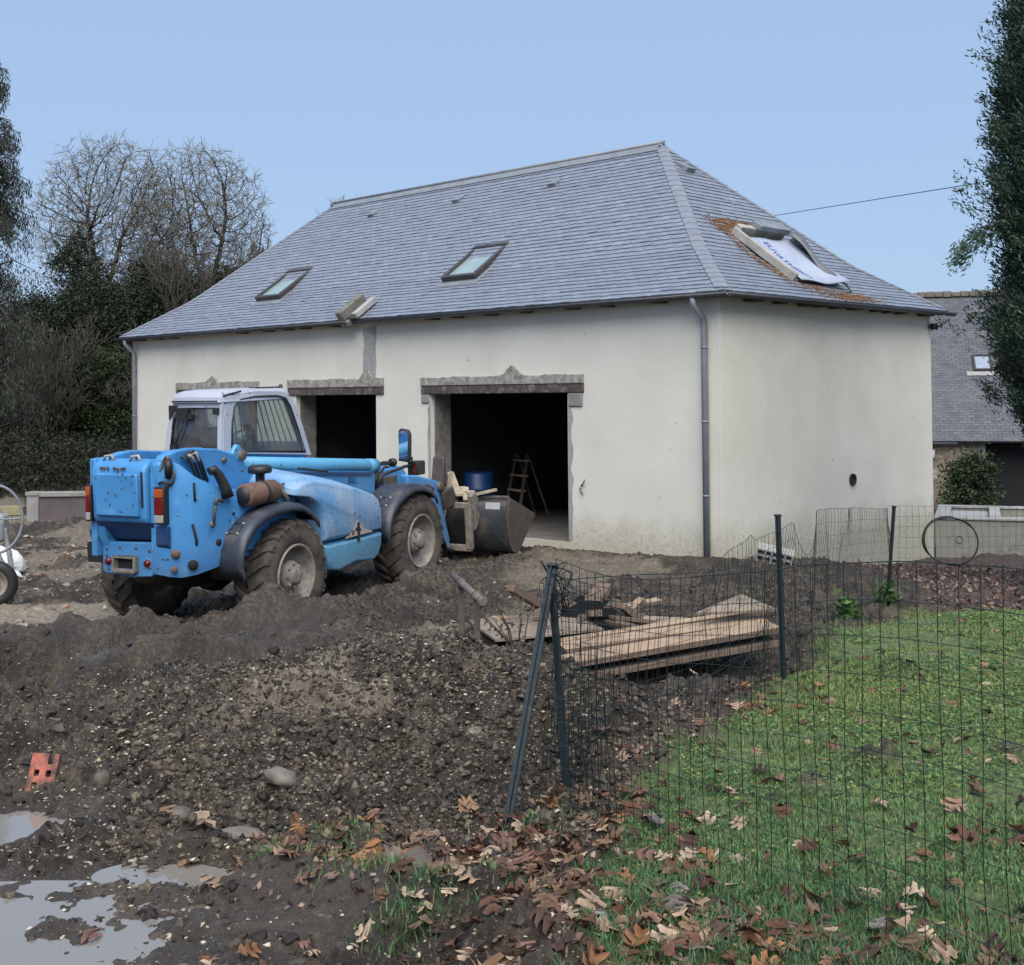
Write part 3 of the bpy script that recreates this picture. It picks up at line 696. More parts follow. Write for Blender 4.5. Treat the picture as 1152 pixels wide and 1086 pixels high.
    # blue printing on the sheet
    cu = bpy.data.curves.new('print', 'FONT'); cu.body = 'EUVATHERM'; cu.size = .20; cu.align_x = 'CENTER'; cu.extrude = .001
    to = bpy.data.objects.new('print', cu); COL.objects.link(to)
    dg = bpy.context.evaluated_depsgraph_get(); me = bpy.data.meshes.new_from_object(to.evaluated_get(dg)); bpy.data.objects.remove(to)
    lo = bpy.data.objects.new('lettering', me); COL.objects.link(lo); lo.parent = sh
    me.materials.clear(); me.materials.append(simple('blue_print', (.10, .22, .55), (.08, .18, .48), rough=.6, bstr=0))
    # text runs down the slope
    Mt = T @ Matrix.Translation((.50, .58, 0)) @ Matrix.Rotation(R(-90), 4, 'Z')
    for vtx in me.vertices:
        p = Mt @ Vector((vtx.co.x, vtx.co.y, 0)); q = T.inverted() @ p
        a = (q.x-.10)/1.32; c = (q.y+.10+.10*a)/(H-.12+.10*a)
        hh = .09-.05*math.sin(math.pi*min(1, a*1.3))*math.sin(math.pi*c)+.30*max(0, a-.55)**1.5*(1.1-.5*c)+.10*max(0, .25-c)*a+.012*math.sin(9*a+4*c)
        vtx.co = T @ Vector((q.x, q.y, hh+.012))
    # bent gutter strip under the sheet
    mb = MB(); mb.tube([T @ Vector(p) for p in ((1.30, -.10, .14), (1.42, -.16, .12), (1.47, -.3, .05))], .018, 6); mb.build('bent_strip', M['zinc'], f)
    # rusty moss stains: thin moss patches lying on the slates
    ms = np.random.default_rng(5); V = []; F = []; C = []
    def moss(cy, cs, ry, rs, n):
        for _ in range(n):
            y = cy+ms.normal(0, ry); s = cs+ms.normal(0, rs)
            if not (.02 < s < RUN-.05) or y < -OV+s+.1: continue
            c = Vector(pr(y, s))+n_r*.024; r = abs(ms.normal(0, .010))+.005; ang = ms.random()*6.28; b = len(V)
            for q in range(4):
                t = ang+q*1.57; p = c+u*(math.cos(t)*r*1.6)+v*(math.sin(t)*r)+n_r*ms.normal(0, .003); V.append(tuple(p))
            F.append([b, b+1, b+2, b+3]); k = ms.random(); C.extend([(np.array([.20, .115, .065])*(.45+.8*k))]*4)
    n_r = n
    for cy, cs, ry, rs, nn in ((2.75, 1.82, .28, .05, 900), (2.35, 1.70, .14, .07, 500), (3.4, 1.85, .3, .04, 500), (3.75, .12, .38, .08, 1100), (2.3, .9, .06, .35, 600), (2.9, .3, .3, .12, 300)): moss(cy, cs, ry, rs, nn)
    raw_mesh('moss_stain', V, F, tinted('rusty_moss', .95, 0, .1), ro, col=np.array(C))
    # broken eave: two lumps of masonry left on the slates
    T = slope_frame(pf, -8.62, .0)
    mb = MB(); mb.box((-.04, -.10, .03), (.14, .62, .24), 0, T); mb.box((-.02, -.12, -.12), (.22, .05, .03), 0, T); o1 = mb.build('masonry_stub', simple('mossy_stone', (.20, .19, .165), (.10, .095, .085), scale=9, rough=.95, bstr=.8), root, bevel=.03)
    mb = MB(); mb.box((.36, -.04, .05), (.50, .58, .16), 0, T); mb.build('zinc_upstand', M['pale_concrete'], root, bevel=.01)
    mb = MB(); mb.box((.14, -.02, .018), (.36, .52, .05), 0, T); mb.build('gap_lining', M['zinc_dark'], root)
    # pipe hole in the end wall
    mb = MB(); mb.lathe([(.0, -.004), (.07, -.004), (.085, -.03), (.10, -.03), (.10, .01)], (0.004, 3.8, .94), (-1, 0, 0), 18)
    mb.build('vent_hole', M['dark'], root)
    # iron hook beside the main doorway
    mb = MB(); mb.tube([(-2.72, 0, .95), (-2.72, -.05, .93), (-2.66, -.06, .98), (-2.64, -.05, 1.04)], .012, 6); mb.tube([(-2.78, -.01, .90), (-2.72, -.05, .84), (-2.70, -.03, .80)], .012, 6); mb.build('iron_hook', M['rust'], root)
    # cable bracket at the far end of the eave
    mb = MB(); mb.lathe([(.03, -.05), (.07, -.05), (.05, 0), (.07, .05), (.03, .05)], (.10, DEP-.05, 3.62), (1, 0, 0), 12); mb.tube([(0, DEP-.05, 3.62), (.2, DEP-.05, 3.62), (.32, DEP, 3.70)], .015, 6)
    mb.build('cable_bracket', M['black'], root)
    return root
build_garage()
def bworld(lx, ly, z): a, b = bw(lx, ly); return (a, b, z)


# ------------------------------------------------------------------ telehandler
def ring(mb, outer, inner, P, m=0):
    n = len(outer); vs = [P(*q) for q in outer]+[P(*q) for q in inner]
    mb.add(vs, [(i, (i+1) % n, n+(i+1) % n, n+i) for i in range(n)], m)

def build_wheel(root, x, side, steer=0, zc=.6):
    """side -1: machine's right (towards the camera)"""
    c = Vector((x, side*.94, zc)); ax = Vector((0, side, 0))
    RW = .625; w = .21
    prof = [(.33, -w*.9), (.44, -w), (.54, -w*.98), (.585, -w*.85), (.592, 0), (.585, w*.85), (.54, w*.98), (.44, w*1.02), (.335, w*.92), (.32, w*.7), (.32, -w*.7), (.33, -w*.9)]
    mb = MB(); mb.lathe(prof, c, ax, 48)
    n = 22
    for k in range(n*2):                      # chevron lugs
        sgn = 1 if k % 2 else -1; a0 = 2*math.pi*(k//2)/n+(math.pi/n if k % 2 else 0)
        st = 6; vs = []
        for i in range(st+1):
            t = i/st; hy = sgn*(.01+t*w*.98); a = a0-t*.26
            rr = RW-.06*max(0, t-.75)/.25*.9; wd = .045+.012*t
            for da, r in ((-wd, .55), (-wd*.75, rr), (wd*.75, rr), (wd, .55)):
                an = a+da; vs.append(c+Vector((math.cos(an)*r, side*hy, math.sin(an)*r)))
        for t in (0,): pass
        # turn the last ring down the shoulder
        for da, r in ((-.055, .50), (-.045, .565), (.045, .565), (.055, .50)):
            an = a0-.30+da; vs.append(c+Vector((math.cos(an)*r, side*sgn*w*1.03, math.sin(an)*r)))
        fs = [(i*4+j, i*4+j+1, (i+1)*4+j+1, (i+1)*4+j) for i in range(st+1) for j in range(3)]
        mb.add(vs, fs)
    ty = mb.build('wheel', M['tyre'], root)
    mb = MB()
    mb.lathe([(.345, w*.80), (.352, w*1.0), (.335, w*1.04), (.318, w*.95), (.305, w*.55), (.27, w*.30), (.215, w*.18), (.20, w*.05), (.15, w*.02)], c, ax, 40)
    mb.lathe([(.16, w*.02), (.165, w*.55), (.15, w*.72), (.10, w*.78), (.09, w*.98), (.06, w*1.02), (0.0, w*1.02)], c, ax, 24)
    for k in range(8):
        a = 2*math.pi*k/8; p = c+Vector((math.cos(a)*.125, side*w*.70, math.sin(a)*.125)); mb.cyl(p, p+Vector((0, side*.035, 0)), .017, 6)
    a = 3.6; p = c+Vector((math.cos(a)*.275, side*w*.35, math.sin(a)*.275)); mb.cyl(p, p+Vector((0, side*.05, 0)), .02, 8)
    mb.lathe([(.32, -w*.8), (.30, -w*.5), (.1, -w*.45), (0, -w*.45)], c, ax, 24)
    mb.build('rim', M['rim'], ty)
    return ty

def build_telehandler():
    O = Vector((-3.42, 14.27, -.15)); a = R(64.4); pt = math.asin(.0282)
    fx = Vector((math.cos(a)*math.cos(pt), math.sin(a)*math.cos(pt), math.sin(pt))); ly = Vector((-math.sin(a), math.cos(a), 0)); uz = fx.cross(ly)
    T = Matrix(((fx.x, ly.x, uz.x, O.x), (fx.y, ly.y, uz.y, O.y), (fx.z, ly.z, uz.z, O.z), (0, 0, 0, 1)))
    root = empty('telehandler', mat=T, label='muddy light blue telescopic handler with pale cab parked before the garage', cat='telehandler')
    B = M['blue']
    # chassis
    mb = MB(); mb.prism([(-1.15, .84), (-.8, .56), (3.5, .56), (3.6, .84)], -.40, .40); mb.box((.3, -.9, .6), (1.7, -.41, .72))
    for x in (0, 2.77): mb.cyl((x, -.8, .6), (x, .8, .6), .11, 14); mb.lathe([(.0, -.2), (.2, -.15), (.24, 0), (.2, .15), (0, .2)], (x, 0, .6), (1, 0, 0), 16)
    mb.build('chassis', M['black'], root, bevel=.02)
    for x in (0, 2.77):
        for s in (-1, 1): build_wheel(root, x, s)
    # outer right side panel, plan-rounded at the rear corner
    plan = [(.30, -.93), (-.35, -.935), (-.85, -.925), (-1.10, -.89), (-1.27, -.81), (-1.38, -.70), (-1.43, -.58), (-1.44, -.38)]
    def zbot(x): return .83+.10*max(0, (x+1.0))*.6 if x > -1.2 else .83
    def ztop(i): return [1.50, 1.56, 1.64, 1.70, 1.80, 1.93, 1.985, 1.985][i]
    rows = 7; vs = []
    for i, (x, y) in enumerate(plan):
        zt = ztop(i); zb = [.93, .90, .86, .83, .79, .77, .78, .80][i]
        for j in range(rows+1):
            t = j/rows; inset = .035*max(0, .12-t)/.12+.03*max(0, t-.9)/.1
            cx, cy = -.4, -.4; d = Vector((x-cx, y-cy)); d = d.normalized() if i < 7 else Vector((-1, 0))
            if i < 3: d = Vector((0, -1))
            vs.append((x-d.x*inset, y-d.y*inset, zb+(zt-zb)*t))
    # inner return so it has a thickness and a top
    k = rows+1; n = len(plan)
    fs = [(i*k+j, (i+1)*k+j, (i+1)*k+j+1, i*k+j+1) for i in range(n-1) for j in range(rows)]
    base = len(vs)
    for i, (x, y) in enumerate(plan): vs.append((max(x, -1.40) if i < 6 else -1.40, min(y+.42, -.36), ztop(i))); vs.append((max(x, -1.40) if i < 6 else -1.40, min(y+.42, -.36), .80))
    for i in range(n-1): fs.append((i*k+rows, (i+1)*k+rows, base+2*(i+1), base+2*i)); fs.append((i*k, base+2*i+1, base+2*(i+1)+1, (i+1)*k))
    mb = MB(); mb.add(vs, fs, 0, True)
    sp = mb.build('side_panel', B, root, bevel=.02)
    # seam, bolt heads, access hole, latch
    mb = MB(); mb.tube([(-1.28, -.812, 1.74), (-1.275, -.815, 1.55)], .012, 5); mb.tube([(-1.30, -.80, 1.32), (-1.27, -.82, 1.16), (-1.265, -.815, 1.1)], .014, 5)
    mb.build('panel_seam', M['dark'], sp)
    for prf, c_, ax_ in (([(0, .0), (.035, .0), (.04, -.02)], (-1.02, -.912, 1.10), (0, -1, 0)), ([(0, 0), (.05, 0), (.055, -.02)], (-1.30, -.80, .90), (-.6, -.8, 0)), ([(0, 0), (.02, .0), (.022, -.01)], (-.80, -.93, 1.37), (0, -1, 0))):
        mb = MB(); mb.lathe(prf, c_, ax_, 12); mb.build('panel_hole', M['dark'], sp)
    mb = MB(); mb.lathe([(0, .03), (.04, .03), (.05, 0)], (-1.40, -.66, 1.02), (-.8, -.6, 0), 12); mb.build('lamp_boss', M['rust'], sp); mb = MB(); mb.lathe([(0, .02), (.03, .02), (.035, 0)], (-1.41, -.64, .86), (-.8, -.6, 0), 12)
    mb.build('lamp_boss', M['rust'], sp)
    # left rear wing and left side
    mb = MB(); mb.prism([(.30, .50), (-1.30, .50), (-1.42, .46), (-1.43, .37), (.3, .37)], .95, 1.98, ax='z'); mb.prism([(-1.2, .50), (-1.2, .53), (.2, .55), (.2, .5)], 1.0, 1.3, ax='z')
    mb.build('left_panel', B, root, bevel=.03)
    # boom support cheeks
    ch = [(-1.44, 1.93), (-1.36, 2.02), (-1.15, 2.06), (-.95, 2.07), (-.50, 2.03), (-.22, 1.95), (.0, 1.80), (.2, 1.70), (.55, 1.66), (.9, 1.58), (.9, .85), (-1.2, .82), (-1.43, 1.2)]
    mb = MB(); mb.prism(ch, -.50, -.40); mb.build('boom_cheek', B, root, bevel=.018)
    mb = MB(); mb.prism([(x, z-.03) for x, z in ch], .26, .36); mb.build('boom_cheek', B, root, bevel=.018)
    # rear centre counterweight
    mb = MB(); mb.prism([(-1.50, 1.36), (-1.52, 1.85), (-1.49, 1.93), (-1.42, 1.97), (-1.15, 1.97), (-1.15, 1.20), (-1.30, 1.14)], -.37, .36)
    cw = mb.build('counterweight', B, root, bevel=.045, seg=3)
    mb = MB(); mb.prism([(-1.54, 1.40), (-1.553, 1.84), (-1.50, 1.84), (-1.49, 1.40)], -.30, .28); mb.build('rear_hatch', M['blue'], cw, bevel=.015)
    mb = MB(); mb.prism([(-1.49, 1.34), (-1.30, 1.13), (-1.28, 1.13), (-1.46, 1.34)], -.42, .33)
    mb.build('recess_plate', M['blue_dark'], cw)
    # worn stencil chips, pale smears
    rnd = random.Random(11); mb = MB()
    for i in range(8):
        y = .20-i*.045+rnd.uniform(-.008, .008)
        if i == 3: continue
        mb.box((-1.535, y-.013, 1.878), (-1.520, y+.013, 1.878+rnd.uniform(.02, .035)))
    for _ in range(10):
        y, z = rnd.uniform(-.28, .28), rnd.uniform(1.45, 1.82); mb.box((-1.556, y, z), (-1.545, y+rnd.uniform(.008, .02), z+rnd.uniform(.01, .03)))
    mb.build('paint_chips', M['steel'], cw)
    mb = MB(); mb.box((-1.525, -.345, 1.50), (-1.51, -.325, 1.86)); mb.build('hatch_hinge', M['black'], cw)
    # top tray between cheeks with filler brackets
    mb = MB(); mb.box((-1.40, -.39, 1.90), (-.2, .25, 1.93)); mb.build('top_tray', M['blue_dark'], root)
    mb = MB()
    for y in (.18, -.18): mb.tube([(-1.43, y+.07, 1.96), (-1.43, y+.05, 2.01), (-1.42, y-.03, 2.02), (-1.42, y-.06, 1.96)], .016, 6); mb.tube([(-1.40, y+.03, 1.96), (-1.40, y+.0, 2.01), (-1.40, y-.05, 1.97)], .014, 6)
    mb.build('lifting_eye', M['clear'], root)
    # lower tow plate with hitch
    mb = MB(); mb.prism([(.36, 1.10), (.37, .80), (.33, .77), (-.05, .74), (-.30, .76), (-.34, .80), (-.36, 1.12)], -1.36, -1.30, ax='x')
    tp = mb.build('tow_plate', B, root, bevel=.015)
    mb = MB(); mb.box((-1.42, -.10, .80), (-1.358, .16, .83)); mb.box((-1.42, -.10, .94), (-1.358, .16, .965)); mb.box((-1.42, -.13, .80), (-1.358, -.10, .965)); mb.box((-1.42, .16, .80), (-1.358, .19, .965)); mb.build('hitch', M['frame_mud'], tp, bevel=.01)
    mb = MB(); mb.box((-1.364, -.09, .835), (-1.358, .15, .935)); mb.build('hitch_mouth', M['dark'], tp)
    for y in (.28, -.25):
        mb = MB(); mb.lathe([(0, .03), (.035, .025), (.04, 0)], (-1.36, y, .90), (-1, 0, 0), 12); mb.build('reflector', M['red'], tp)
    mb = MB()
    for y, z in ((.3, 1.03), (.12, 1.05), (-.1, 1.05), (-.28, 1.03), (.28, .82), (-.28, .86), (.3, .96)): mb.lathe([(0, .012), (.014, .01), (.016, 0)], (-1.36, y, z), (-1, 0, 0), 8)
    mb.build('plate_bolt', M['steel'], tp)
    # tail lights
    def tail(y0, y1, nm):
        mb = MB(); mb.box((-1.50, y0-.012, 1.33), (-1.42, y1+.012, 1.71)); t = mb.build(nm, M['black'], root, bevel=.008)
        mb = MB(); mb.box((-1.515, y0, 1.60), (-1.495, y1, 1.69)); mb.build('amber_lens', M['amber'], t, bevel=.006)
        mb = MB(); mb.box((-1.515, y0, 1.43), (-1.495, y1, 1.595)); mb.build('red_lens', M['red'], t, bevel=.006)
        mb = MB(); mb.box((-1.513, y0, 1.345), (-1.495, y1, 1.425)); mb.build('clear_lens', M['clear'], t, bevel=.006)
    tail(-.595, -.485, 'tail_light'); tail(.385, .44, 'tail_light')
    mb = MB(); mb.prism([(-1.46, 1.30), (-1.46, 1.12), (-1.43, 1.08), (-1.43, 1.30)], -.62, -.46); mb.build('light_bracket', M['blue_dark'], root)
    mb = MB(); mb.tube([(-1.45, -.50, 1.74), (-1.47, -.56, 1.76), (-1.44, -.66, 1.74)], .014, 6); mb.build('light_cable', M['black'], root)
    # hanging ring and hoses on the rear cheek
    mb = MB(); mb.tube([(-1.42, -.58+.10*math.sin(t)*(1.0 if math.cos(t) < 0 else .6), 1.86+.15*math.cos(t)) for t in np.linspace(0, 2*math.pi, 20)], .014, 6, cap=False)
    mb.build('tow_chain', M['steel'], root)
    mb = MB(); mb.tube([(-1.45, -.63, 1.99), (-1.47, -.65, 1.92), (-1.45, -.62, 1.80)], [.035, .045, .03], 8); mb.build('chain_hook', M['black'], root)
    mb = MB()
    for i, (dx, dz) in enumerate(((0, 0), (.05, .02), (.10, .0), (-.05, -.02))):
        mb.tube([(-1.10+dx, -.54, 2.0+dz), (-1.05+dx, -.57, 2.02+dz), (-.98+dx, -.575, 1.92+dz), (-.86+dx, -.56, 1.70+dz)], .017, 6)
    mb.build('hydraulic_hose', [M['black']], root)
    mb = MB(); mb.tube([(-1.12, -.54, 1.98), (-1.06, -.585, 2.0), (-1.0, -.59, 1.93)], .022, 6); mb.tube([(-1.02, -.54, 2.01), (-.97, -.585, 2.02), (-.93, -.59, 1.93)], .02, 6); mb.build('hose_fitting', M['clear'], root)
    # tail pipe, latch, muffler, pre-cleaner, inlet duct
    mb = MB(); mb.tube([(-1.12, -.88, 1.84), (-1.07, -.90, 1.86), (-1.02, -.92, 1.80), (-.95, -.95, 1.66), (-.93, -.96, 1.56)], [.045, .05, .05, .055, .065], 12); mb.build('exhaust_pipe', M['black'], root)
    mb = MB(); mb.tube([(-1.10, -.95, 1.55), (-1.13, -.95, 1.45), (-1.15, -.95, 1.32)], .016, 6); mb.tube([(-1.0, -.95, 1.52), (-1.1, -.95, 1.56), (-1.12, -.95, 1.5)], .02, 6); mb.lathe([(0, .02), (.035, .015), (.04, 0)], (-1.15, -.93, 1.30), (0, -1, 0), 10); mb.build('side_latch', M['steel'], root)
    mb = MB(); mb.lathe([(0, -.30), (.06, -.30), (.07, -.29), (.10, -.28), (.125, -.26), (.125, .02), (.13, .03), (.125, .04), (.125, .24), (.09, .27), (0, .27)], (-.42, -.98, 1.55), (1, 0, 0), 22); mf = mb.build('muffler', M['rust'], root)
    mb = MB(); mb.lathe([(0, -.315), (.085, -.31), (.095, -.29)], (-.42, -.98, 1.55), (1, 0, 0), 18); mb.build('end_cap', M['black'], mf); mb = MB(); mb.lathe([(.128, .0), (.134, .01), (.134, .035), (.128, .045)], (-.42, -.98, 1.55), (1, 0, 0), 22); mb.build('clamp_band', M['black'], mf)
    mb = MB(); mb.lathe([(.05, -.10), (.052, .12), (.06, .13), (.125, .14), (.135, .16), (.135, .20), (.10, .225), (0, .23)], (-.14, -.78, 1.60), (0, 0, 1), 20); mb.build('air_intake', M['black'], root)
    mb = MB(); mb.tube([(-.25, -.80, 1.52), (-.05, -.90, 1.535), (.18, -.97, 1.57)], .06, 12); mb.lathe([(.06, -.02), (.07, -.02), (.07, .03), (.05, .03), (0.0, .01)], (.19, -.975, 1.572), (.9, -.3, .1), 14); mb.build('inlet_duct', M['steel'], root)
    mb = MB(); mb.tube([(-.05, -1.0, 1.55), (.02, -1.02, 1.45), (.05, -1.02, 1.36)], .025, 8); mb.build('support_strap', M['steel'], root)
    # engine bay inner
    mb = MB(); mb.prism([(-.75, .95), (-.75, 1.45), (.1, 1.5), (.5, 1.46), (1.7, 1.2), (1.7, .75), (.6, .75)], -.92, -.42); mb.build('engine_bay', M['blue_dark'], root, bevel=.03)
    # hood: loft from inner, higher profile to outer, lower profile
    def hood(prof, nm, mat, lift):
        rowsy = [(-.41, 1.0, lift, 0), (-.75, 1.0, lift*.55, 0), (-.98, 1.0, .03, 0), (-1.07, 1.0, -.005, .02), (-1.115, .97, -.04, .05), (-1.13, .93, -.08, .085)]
        cx = sum(p[0] for p in prof)/len(prof); cz = sum(p[1] for p in prof)/len(prof); n = len(prof); vs = []
        zmx = max(p[1] for p in prof)
        for y, sc, dz, ins in rowsy:
            for x, z in prof:
                tp = max(0, (z-cz)/(zmx-cz)); d = Vector((cx-x, cz-z)); d = d.normalized() if d.length > 0 else d
                vs.append((x+d.x*ins, y, z+d.y*ins+(dz if dz > 0 else 0)*tp))
        k = len(rowsy)
        fs = [(i*n+j, i*n+(j+1) % n, (i+1)*n+(j+1) % n, (i+1)*n+j) for i in range(k-1) for j in range(n)]+[tuple(range((k-1)*n, k*n))]
        mb = MB(); mb.add(vs, fs, 0, True); return mb.build(nm, mat, root, bevel=.012)
    up = [(.60, .865), (.575, 1.08), (.50, 1.25), (.38, 1.38), (.22, 1.45), (.02, 1.48), (.03, 1.56), (.12, 1.61), (.30, 1.635), (.6, 1.615), (1.0, 1.535), (1.4, 1.425), (1.70, 1.32), (1.82, 1.24), (1.875, 1.12), (1.88, .865)]
    hd = hood(up, 'engine_hood', M['blue_worn'], .11)
    lo = [(.60, .845), (1.88, .845), (1.87, .72), (1.81, .59), (1.70, .525), (1.2, .505), (.80, .51), (.67, .545), (.605, .66)]
    hood(lo, 'hood_skirt', M['blue_light'], .0)
    mb = MB(); mb.box((1.26, -1.150, .80), (1.29, -1.125, 1.03)); mb.box((1.22, -1.145, .94), (1.26, -1.125, .97)); mb.box((1.29, -1.145, .93), (1.33, -1.125, .95)); mb.build('hood_latch', M['black'], hd)
    mb = MB(); mb.box((1.13, -1.137, .90), (1.19, -1.128, .95)); mb.build('rust_spot', M['rust'], hd)
    mb = MB()
    rr = random.Random(4)
    pts = [(1.0, .88), (1.10, .90), (1.2, .98), (1.27, 1.06), (1.36, 1.0), (1.42, .93), (1.55, .90), (1.60, .875), (1.0, .87)]
    mb.prism([(x+rr.uniform(-.01, .01), z) for x, z in pts], -1.1325, -1.129); mb.build('bare_primer_patch', simple('bare_primer', (.40, .36, .34), (.32, .22, .18), scale=20, rough=.8), hd)
    mb = MB(); mb.box((.62, -.80, 1.665), (1.15, -.72, 1.69), 0, Matrix.Rotation(R(9), 4, 'Y') @ Matrix.Translation((-.26, 0, .12))); 
    mb.build('hood_seam', M['black'], hd)
    # fenders
    def fender(path, nm, y0=-.74, y1=-1.17):
        mb = MB(); n = len(path); vs = []
        for i, (x, z) in enumerate(path):
            vs += [(x, y0, z), (x, y1+.06, z), (x, y1, z-.03), (x*.985+.015*(path[n//2][0]), y1-.012, z-.085)]
        mb.add(vs, [(i*4+j, i*4+j+1, (i+1)*4+j+1, (i+1)*4+j) for i in range(n-1) for j in range(3)], 0, True)
        f = mb.build(nm, M['fender'], root, solid=.022)
        q = path[len(path)//4]; 
        mb = MB()
        i = 3; a, b = Vector((path[i][0], 0, path[i][1])), Vector((path[i+1][0], 0, path[i+1][1])); t = (b-a).normalized(); nn = Vector((-t.z, 0, t.x))
        for e in ((0, -.92), (.14, -.92), (0, -1.06), (.14, -1.06)):
            p = a+t*e[0]+Vector((0, e[1], 0)); mb.cyl(p+nn*.008, p+nn*.022, .013, 8)
        mb.build('fender_bolt', M['clear'], f)
        mb = MB()
        for e0, e1 in (((0, -.92), (.14, -.92)), ((.14, -.92), (.14, -1.06)), ((.14, -1.06), (0, -1.06)), ((0, -1.06), (0, -.92))):
            mb.tube([a+t*e0[0]+Vector((0, e0[1], 0))+nn*.014, a+t*e1[0]+Vector((0, e1[1], 0))+nn*.014], .006, 5)
        mb.build('fender_plate', M['black'], f)
    fender([(-.93, .70), (-.98, .85), (-.985, 1.0), (-.90, 1.17), (-.76, 1.29), (-.58, 1.365), (-.36, 1.405), (-.12, 1.415), (.10, 1.385), (.25, 1.32), (.36, 1.23), (.41, 1.17)], 'fender')
    fender([(1.93, .72), (1.92, .86), (1.96, 1.0), (2.05, 1.13), (2.18, 1.23), (2.36, 1.305), (2.57, 1.345), (2.80, 1.335), (2.98, 1.28), (3.11, 1.20), (3.16, 1.13)], 'fender')
    mb = MB(); mb.box((-.90, -1.02, .68), (-.78, -.86, .84)); mb.build('step_bracket', M['frame_mud'], root, bevel=.03)
    # left mudguards, so the far wheels are covered too
    for pth, nm in (([(-.62, 1.345), (-.36, 1.40), (-.1, 1.41), (.25, 1.32), (.4, 1.17)], 'fender'), ([(1.92, .86), (2.05, 1.13), (2.57, 1.345), (2.98, 1.28), (3.16, 1.13)], 'fender')):
        mb = MB(); n = len(pth); vs = []
        for x, z in pth: vs += [(x, .74, z), (x, 1.16, z), (x, 1.18, z-.08)]
        mb.add(vs, [(i*3+j, i*3+j+1, (i+1)*3+j+1, (i+1)*3+j) for i in range(n-1) for j in range(2)], 0, True); mb.build(nm, M['fender'], root, solid=.022)
    mb = MB(); mb.prism([(-1.25, .98), (-1.32, 1.22), (-1.15, 1.25), (-1.0, .98)], .502, .60); mb.build('rear_step', M['blue_dark'], root, bevel=.02)
    mb = MB(); mb.box((-.98, .55, .80), (-.94, .95, 1.02)); mb.build('mud_flap', M['black'], root)
    # boom
    mb = MB(); mb.prism([(-.75, 2.02), (-.75, 1.55), (.4, 1.30), (2.95, 1.10), (3.0, 1.12), (3.0, 1.47), (2.9, 1.50), (0.0, 1.76)], -.31, .12)
    bo = mb.build('boom', B, root, bevel=.02)
    mb = MB(); mb.tube([(.02, -.25, 1.815), (2.93, -.25, 1.555), (2.99, -.25, 1.548)], [.09, .09, .075], 18); mb.build('boom_rail', M['blue_light'], bo)
    mb = MB(); mb.box((.05, -.335, 1.665), (2.9, -.30, 1.70), 0, Matrix.Rotation(R(5.05), 4, 'Y') @ Matrix.Translation((-.14, 0, .02))); mb.build('boom_groove', M['blue_dark'], bo)
    mb = MB(); mb.lathe([(0, -.10), (.10, -.10), (.10, .10), (0, .10)], (2.985, -.25, 1.545), (1, 0, -.09), 18); mb.build('rail_cap', M['blue_light'], bo)
    # little lumps on the boom pivot: clamp and knuckle
    mb = MB(); mb.box((-.05, -.36, 1.86), (.12, -.22, 1.97)); mb.prism([(-.12, 1.93), (.02, 1.80), (.14, 1.86), (.05, 2.02), (-.02, 2.05)], -.38, -.32); mb.build('pivot_clamp', M['blue_light'], bo, bevel=.02)
    mb = MB(); mb.lathe([(0, .03), (.055, .03), (.065, 0)], (-.12, -.52, 1.93), (0, -1, 0), 14); mb.lathe([(0, .03), (.03, .03), (.035, 0)], (-.42, -.50, 1.90), (0, -1, 0), 10); mb.build('pivot_pin', M['steel'], bo)
    # faded decal smudges on the boom side
    mb = MB(); rr = random.Random(9)
    for i in range(9): mb.box((2.22+rr.uniform(0, .42), -.3125, 1.36+rr.uniform(-.05, .08)), (2.26+rr.uniform(.02, .46), -.3105, 1.39+rr.uniform(-.04, .08)))
    mb.build('faded_decal', simple('faded_decal', (.09, .26, .50), (.05, .18, .42), rough=.6), bo)
    mb = MB(); mb.prism([(2.9, 1.44), (2.9, 1.14), (3.5, 1.06), (3.82, 1.04), (3.98, 1.15), (3.98, 1.34), (3.86, 1.46), (3.70, 1.49)], -.24, .05); inn = mb.build('inner_boom', B, root, bevel=.03)
    mb = MB(); mb.box((3.04, -.30, 1.08), (3.12, -.25, 1.46)); mb.box((3.25, -.30, 1.10), (3.6, -.25, 1.37)); mb.build('wear_pads', M['steel'], inn, bevel=.01)
    mb = MB(); mb.tube([(3.02, -.29, 1.25), (3.08, -.33, 1.42), (3.2, -.34, 1.52), (3.34, -.30, 1.50)], .018, 6); mb.tube([(3.0, -.29, 1.12), (3.05, -.34, 1.3), (3.1, -.34, 1.47)], .016, 6); mb.tube([(3.15, -.2, 1.53), (3.4, -.2, 1.55), (3.62, -.2, 1.53)], .03, 8); mb.lathe([(.03, -.03), (.06, -.03), (.06, .03), (.03, .03)], (3.64, -.2, 1.54), (1, 0, 0), 12); mb.build('boom_hose', M['black'], inn)
    hp = [(3.80, 1.36), (4.15, 1.31), (4.55, 1.22), (4.82, 1.15), (4.90, 1.05), (4.86, .85), (4.90, .60), (5.02, .30), (5.02, .12), (4.86, .10), (4.70, .42), (4.52, .70), (4.2, .92), (3.85, 1.04)]
    mb = MB(); mb.prism(hp, -.34, .06); hd2 = mb.build('boom_head', B, root, bevel=.035, seg=3)
    mb = MB(); mb.lathe([(0, .05), (.07, .05), (.08, 0)], (4.72, -.34, 1.10), (0, -1, 0), 14); mb.lathe([(0, .05), (.05, .05), (.06, 0)], (4.85, -.34, .92), (0, -1, 0), 12); mb.tube([(4.3, -.37, 1.18), (4.45, -.39, 1.1), (4.4, -.38, 1.0)], .022, 6); mb.build('head_pin', M['steel'], hd2)
